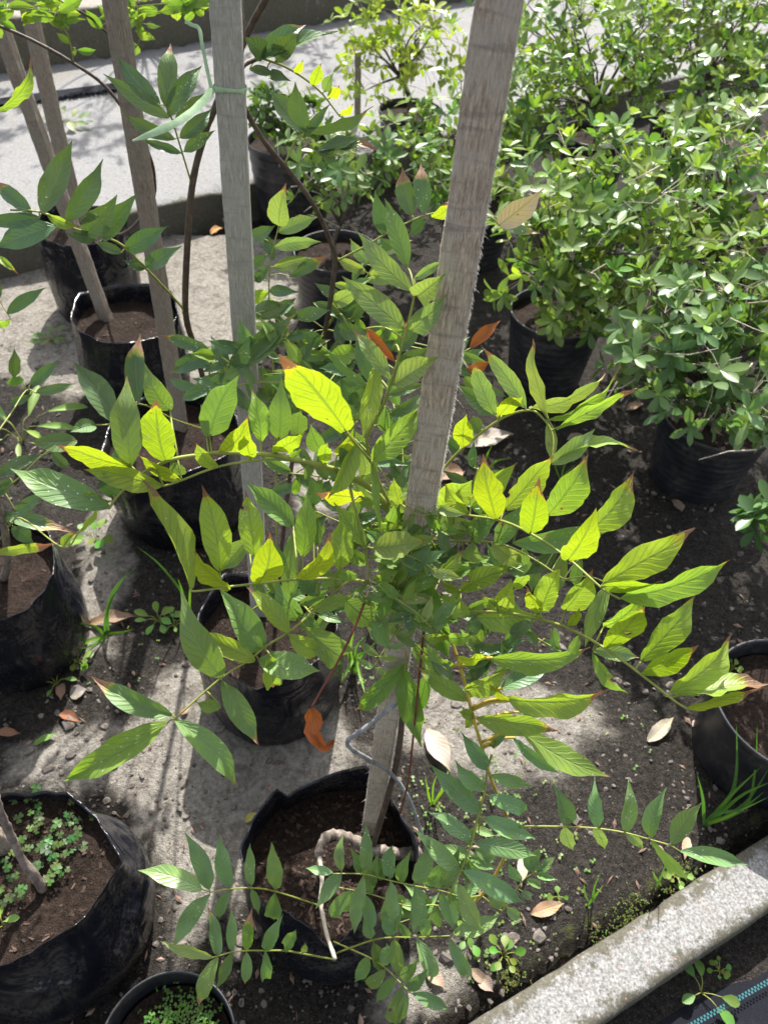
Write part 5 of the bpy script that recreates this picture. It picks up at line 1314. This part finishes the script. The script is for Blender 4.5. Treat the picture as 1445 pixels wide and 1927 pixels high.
grass('fine grass sprig beneath the frond of paired dark leaflets', (1108, 1700), [[(1118, 1670), (1130, 1640)], [(1100, 1680), (1098, 1660)], [(1120, 1685), (1135, 1665)]], 0.004)
grass('short grass sprig near the mossy kerb edge', (1238, 1668), [[(1245, 1645), (1252, 1625)], [(1232, 1650), (1228, 1640)]], 0.004)
grass('soft grass clump on the soil under the main fronds', (700, 1180), [[(690, 1150), (680, 1130)], [(705, 1150), (715, 1120)], [(715, 1160), (738, 1140)], [(690, 1165), (665, 1150)], [(700, 1140), (705, 1100)]], 0.006)
grass('grass blades in the shade behind the pale mauve dry leaf', (905, 900), [[(930, 870), (960, 862)], [(915, 860), (930, 830)], [(890, 870), (870, 858)], [(935, 885), (975, 905)]], 0.007)
grass('grass sprigs on dark soil below the folded upper frond', (1052, 905), [[(1060, 880), (1072, 855)], [(1045, 880), (1035, 850)], [(1065, 890), (1085, 872)]], 0.006)

def rosette(name, label, cat, base, n, Lpx, z=0.0, col=((0.09, 0.20, 0.03), (0.17, 0.30, 0.05)), wr=0.55, height=0.03, seed=1, spread=1.0, mat='weed', stems=True):
    b = G(base[0], base[1], z); d = depth(b)
    if z == 0.0: b.z = ground_z(b.x, b.y)
    root = thing(name, b, label, cat)
    r_ = random.Random(seed)
    L = Lpx * d / FPX
    st = MB()
    for i in range(n):
        a = 6.2832 * i / n + r_.uniform(-.4, .4); k = r_.uniform(0.35, 1.0) * spread
        p = b + Vector((math.cos(a) * L * k * 0.9, math.sin(a) * L * k * 0.9, height * r_.uniform(0.4, 1.0)))
        st.tube(smooth_path([b, b.lerp(p, .5) + Vector((0, 0, height * .3)), p], 3), 0.0011, 0.0007, 4)
        dr = Vector((math.cos(a), math.sin(a), r_.uniform(-.1, .5))).normalized()
        l = L * r_.uniform(0.6, 1.05)
        up_ = Vector((r_.uniform(-.3, .3), r_.uniform(-.5, .1), 1)).normalized()
        V, F, U = [], [], []
        nn = (up_ - dr * up_.dot(dr)).normalized(); s = dr.cross(nn)
        for u, kk in ((0, .12), (.2, .55), (.45, .95), (.7, 1.0), (.9, .6), (1.0, .1)):
            for v in (-1, 0, 1):
                V.append(p + dr * (u * l) + s * (v * kk * l * wr / 2) + nn * (abs(v) * kk * l * .08 - .15 * l * u * u)); U.append((.5 + v * .5, u))
        for ii in range(5):
            for j in range(2):
                q = ii * 3 + j; F.append((q, q + 1, q + 4, q + 3))
        c = [lerp(x, y, r_.random()) for x, y in zip(*col)] + [1.6]
        mb = MB(); mb.add(V, F, U, tuple(c)); mb.build('leaf', MAT[mat], root, b, cols=True)
    if stems: st.build('stem', MAT['green_stem'], root, b)
    return root
rosette('weed', 'broad-leaved weed growing in the gap between kerb and black cloth', 'weed', (1318, 1868), 5, 40, -0.02, ((0.07, 0.17, 0.04), (0.12, 0.24, 0.05)), 0.6, 0.02, 1)
rosette('weed', 'weed seedling beside the grass blades by the torn-rim bag', 'weed', (300, 1168), 9, 26, seed=2)
rosette('weed', 'round-leaved weed seedling on the light strip next to the torn-rim bag', 'weed', (185, 1030), 8, 26, seed=3, height=0.05, wr=0.8)
rosette('weed', 'tiny weed on the mossy ground left of the wavy-rimmed bag', 'weed', (100, 645), 10, 22, seed=4, col=((0.07, 0.13, 0.03), (0.13, 0.2, 0.05)))
rosette('weed', 'fleshy weed with pinkish stems beside the crumpled leaves at the kerb', 'weed', (945, 1800), 10, 24, seed=5, wr=0.75, height=0.03)
rosette('weed', 'small pale weed between the kerb weed and the hanging frond tip', 'weed', (878, 1762), 8, 22, seed=6, wr=0.75)
rosette('weed', 'bright creeping weed touching the pale kerb under the paired leaflets', 'weed', (1268, 1650), 12, 15, seed=7, wr=0.9, height=0.015, spread=1.6)
rosette('weed', 'pale weed growing on the concrete platform behind the stakes', 'weed', (132, 235), 9, 34, 0.13, seed=8, height=0.04, col=((0.14, 0.22, 0.08), (0.22, 0.3, 0.12)))
rosette('weed', 'tiny weed in the dark gap under the speckled kerb edge', 'weed', (1352, 1828), 9, 13, -0.03, seed=9, wr=0.9, height=0.01, spread=1.6)
rosette('weed', 'strap-leaved pale weed in front of the left dark wisteria leaflets', 'weed', (45, 835), 9, 70, seed=10, wr=0.25, height=0.09, col=((0.17, 0.28, 0.06), (0.26, 0.36, 0.10)))
rosette('weed', 'weed seedling at the foot of the grey stake bag', 'weed', (330, 1180), 6, 20, seed=12, col=((0.08, 0.16, 0.04), (0.12, 0.22, 0.05)))
rosette('weed', 'tiny weed pair on dark soil below the paired dark leaflets', 'weed', (1048, 1690), 4, 13, seed=13, wr=0.9, height=0.01)
rosette('weed', 'small weed under the crumpled dry leaves at the wall of the torn-rim bag', 'weed', (150, 1252), 8, 18, seed=14, wr=0.8)
rosette('seedling', 'two-leaved seedling at the front of the clover-grown bag', 'seedling', (8, 1742), 3, 24, B2['sz'], seed=15, wr=0.6, height=0.02)
rosette('seedling', 'small green seedlings inside the smooth round pot', 'seedling', (1374, 1262), 6, 14, P2['sz'], seed=16, wr=0.8, height=0.02)
rosette('weed', 'low weed on the soil between the grass blades and the torn-rim bag', 'weed', (110, 1290), 5, 24, seed=17, wr=0.4)

def patch(name, label, cat, cen, z, spots, rleaf, trifol, col, seed, hgt, mat='weed'):
    r_ = random.Random(seed); mb = MB()
    for x, y, n, sp in spots:
        for _ in range(n):
            q = G(x + r_.gauss(0, sp), y + r_.gauss(0, sp * 0.9), z)
            h = r_.uniform(0.25, 1) * hgt
            c = tuple([lerp(a, b, r_.random()) for a, b in zip(*col)] + [1.6])
            tl = Vector((r_.uniform(-.25, .25), r_.uniform(-.35, .15), 1)).normalized()
            ox = tl.orthogonal().normalized(); oy = tl.cross(ox); a0 = r_.uniform(0, 6.28)
            rl = rleaf * r_.uniform(.6, 1.15); top = q + Vector((0, 0, h))
            mb.tube([q - Vector((0, 0, .004)), top], 0.0006, 0.0005, 3, c, cap=False)
            for i in range(3 if trifol else 2):
                a = a0 + 6.2832 * i / (3 if trifol else 2)
                d1 = (ox * math.cos(a) + oy * math.sin(a)); s = tl.cross(d1)
                V = [top]
                for (u, v) in ((.35, -.42), (.8, -.62), (1.05, -.30), (0.9, 0), (1.05, .30), (.8, .62), (.35, .42)):
                    V.append(top + d1 * (u * rl) + s * (v * rl * (1 if trifol else .8)) + tl * (0.10 * rl * abs(v) - .1 * rl * u))
                mb.add(V, [(0, 1, 2, 3, 4), (0, 4, 5, 6, 7)], [(.5, .5)] * 8, c)
    return tag(mb.build(name, MAT[mat], cols=True), label, cat, kind='stuff')
patch('clover', 'low clover carpeting the soil of the grow bag around a stake', 'clover', None, B2['sz'] + 0.004, [(85, 1560, 12, 26), (110, 1600, 15, 18), (100, 1635, 15, 16), (30, 1640, 9, 22), (20, 1690, 8, 16), (140, 1545, 6, 18), (60, 1530, 8, 20), (150, 1570, 5, 14), (70, 1590, 12, 24)], 0.0075, True, ((0.04, 0.09, 0.028), (0.09, 0.165, 0.04)), 3, 0.022)
patch('seedling_cover', 'tiny round seedlings covering the soil of the ribbed pot', 'seedlings', None, P1['sz'] + 0.003, [(340, 1905, 90, 26), (385, 1915, 60, 18), (300, 1915, 30, 14), (330, 1950, 60, 40)], 0.0048, False, ((0.07, 0.18, 0.03), (0.13, 0.26, 0.05)), 4, 0.008)
patch('moss', 'mossy tufts along the soil edge of the pale kerb', 'moss', None, 0.004, [(1290, 1640, 60, 14), (1180, 1730, 70, 16), (1130, 1765, 60, 14), (1200, 1700, 40, 16), (960, 1840, 70, 18), (1260, 1680, 40, 12), (1340, 1605, 40, 10)], 0.003, False, ((0.06, 0.09, 0.012), (0.13, 0.16, 0.025)), 5, 0.005)
patch('ground_sprouts', 'scattered sprouts dotting the nursery soil', 'sprouts', None, 0.002, [(300, 1250, 12, 60), (880, 1480, 26, 60), (930, 1560, 24, 40), (1080, 1640, 14, 50), (800, 1520, 20, 30), (960, 1480, 16, 40), (690, 1290, 12, 20), (1200, 1330, 10, 60), (420, 1260, 14, 40), (1000, 1700, 12, 40), (900, 1780, 16, 30), (200, 700, 12, 60)], 0.006, False, ((0.12, 0.22, 0.05), (0.2, 0.3, 0.09)), 6, 0.010)

# ------------------------------------------------------------------ fallen leaves and litter
def fallen(label, a, b, wpx, col, seed, z=None, curl=0.08, fold=0.25, name='fallen_leaf'):
    r_ = random.Random(seed)
    A, B = (G(a[0], a[1], 0.0), G(b[0], b[1], 0.0)) if z is None else (G(a[0], a[1], z), G(b[0], b[1], z))
    if z is None: A.z = ground_z(A.x, A.y) + 0.004; B.z = ground_z(B.x, B.y) + 0.008
    d = depth(A)
    nz = Vector((r_.uniform(-.25, .25), r_.uniform(-.35, .1), 1))
    V, F, U = leaf_geo(A, B, nz, wpx * d / FPX * 1.1, fold, curl, 0.03, 0.06, r_.uniform(-0.1, 0.06), rr=r_, nu=9)
    o = link(name, mesh(name, [v - A for v in V], F, U, MAT['dry']), None, A)
    o.color = tuple(c_ * 0.78 for c_ in col) + (1.6,)
    tag(o, label, 'leaf')
    return o
fallen('large pale pinkish fallen leaf beside the leaning stake foot', (803, 1375), (847, 1458), 36, (.46, .38, .35), 1)
fallen('beige fallen leaf on the soil near the smooth round pot', (1217, 1397), (1262, 1356), 24, (.40, .35, .29), 2)
fallen('tan fallen leaf on dark soil above the kerb', (998, 1722), (1058, 1704), 24, (.44, .27, .19), 3)
fallen('wide grey-mauve fallen leaf behind the round yellow leaflet', (866, 838), (965, 822), 42, (.34, .28, .27), 4)
fallen('crumpled brown fallen leaf at the side of the leaning stake', (826, 905), (876, 888), 34, (.32, .19, .14), 5, fold=0.6)
fallen('curled red-brown fallen leaf by the green fallen leaf', (114, 1347), (156, 1364), 18, (.26, .10, .06), 6, fold=0.7)
fallen('flat red-brown fallen leaf at the foot of the torn-rim bag', (-4, 1378), (43, 1383), 15, (.25, .11, .07), 7)
fallen('green fallen leaf lying on worn concrete', (67, 1404), (114, 1387), 15, (.12, .24, .05), 8, fold=0.1)
fallen('pinkish fallen leaf next to a grey oval fallen leaf', (117, 1288), (120, 1326), 16, (.30, .18, .15), 9)
fallen('grey oval fallen leaf next to a pinkish fallen leaf', (134, 1312), (167, 1302), 26, (.27, .235, .22), 10)
fallen('small pink fallen leaf behind the spotted lower-left frond', (340, 1348), (358, 1336), 12, (.46, .27, .21), 11)
fallen('small whitish fallen leaf near the rim of the smooth round pot', (1304, 1358), (1306, 1379), 12, (.48, .38, .35), 12)
fallen('narrow pink fallen leaf against the mossy kerb edge', (1291, 1577), (1284, 1622), 15, (.42, .28, .24), 13)
fallen('large curled brown fallen leaf beyond the bright grass blades', (164, 1178), (266, 1164), 26, (.24, .15, .11), 14, fold=0.6)
fallen('crumpled mauve fallen leaf at the kerb under the fleshy weed', (900, 1838), (928, 1868), 24, (.33, .25, .23), 15, fold=0.6)
fallen('brown fallen leaf beside the fleshy weed', (915, 1850), (880, 1822), 18, (.27, .19, .16), 16, fold=0.5)
fallen('yellowish fallen leaf tucked against the notched bag', (462, 1548), (484, 1530), 12, (.40, .36, .08), 17)
fallen('long pale pink fallen leaf behind the small dark frond', (985, 1606), (978, 1674), 18, (.45, .35, .31), 18)
fallen('orange and yellow fallen leaf on the lit concrete behind the grey stake', (398, 446), (420, 432), 14, (.42, .19, .04), 19, fold=0.6)
fallen('brown fallen leaf half under the bottom frond by the kerb', (800, 1826), (838, 1862), 22, (.36, .25, .21), 20)
fallen('small brown fallen leaf in the shade of the leafy azalea', (1178, 770), (1210, 762), 18, (.25, .15, .10), 21)
fallen('dull pink fallen leaf on the bare dark soil under the azalea pot', (1265, 945), (1278, 972), 22, (.27, .19, .17), 22)
fallen('brown scrap of leaf beside the platform edge shadow', (285, 440), (320, 430), 14, (.26, .17, .13), 23)
fallen('dry fallen leaf on dark soil below the upper right frond', (1065, 832), (1100, 826), 20, (.28, .22, .19), 24)
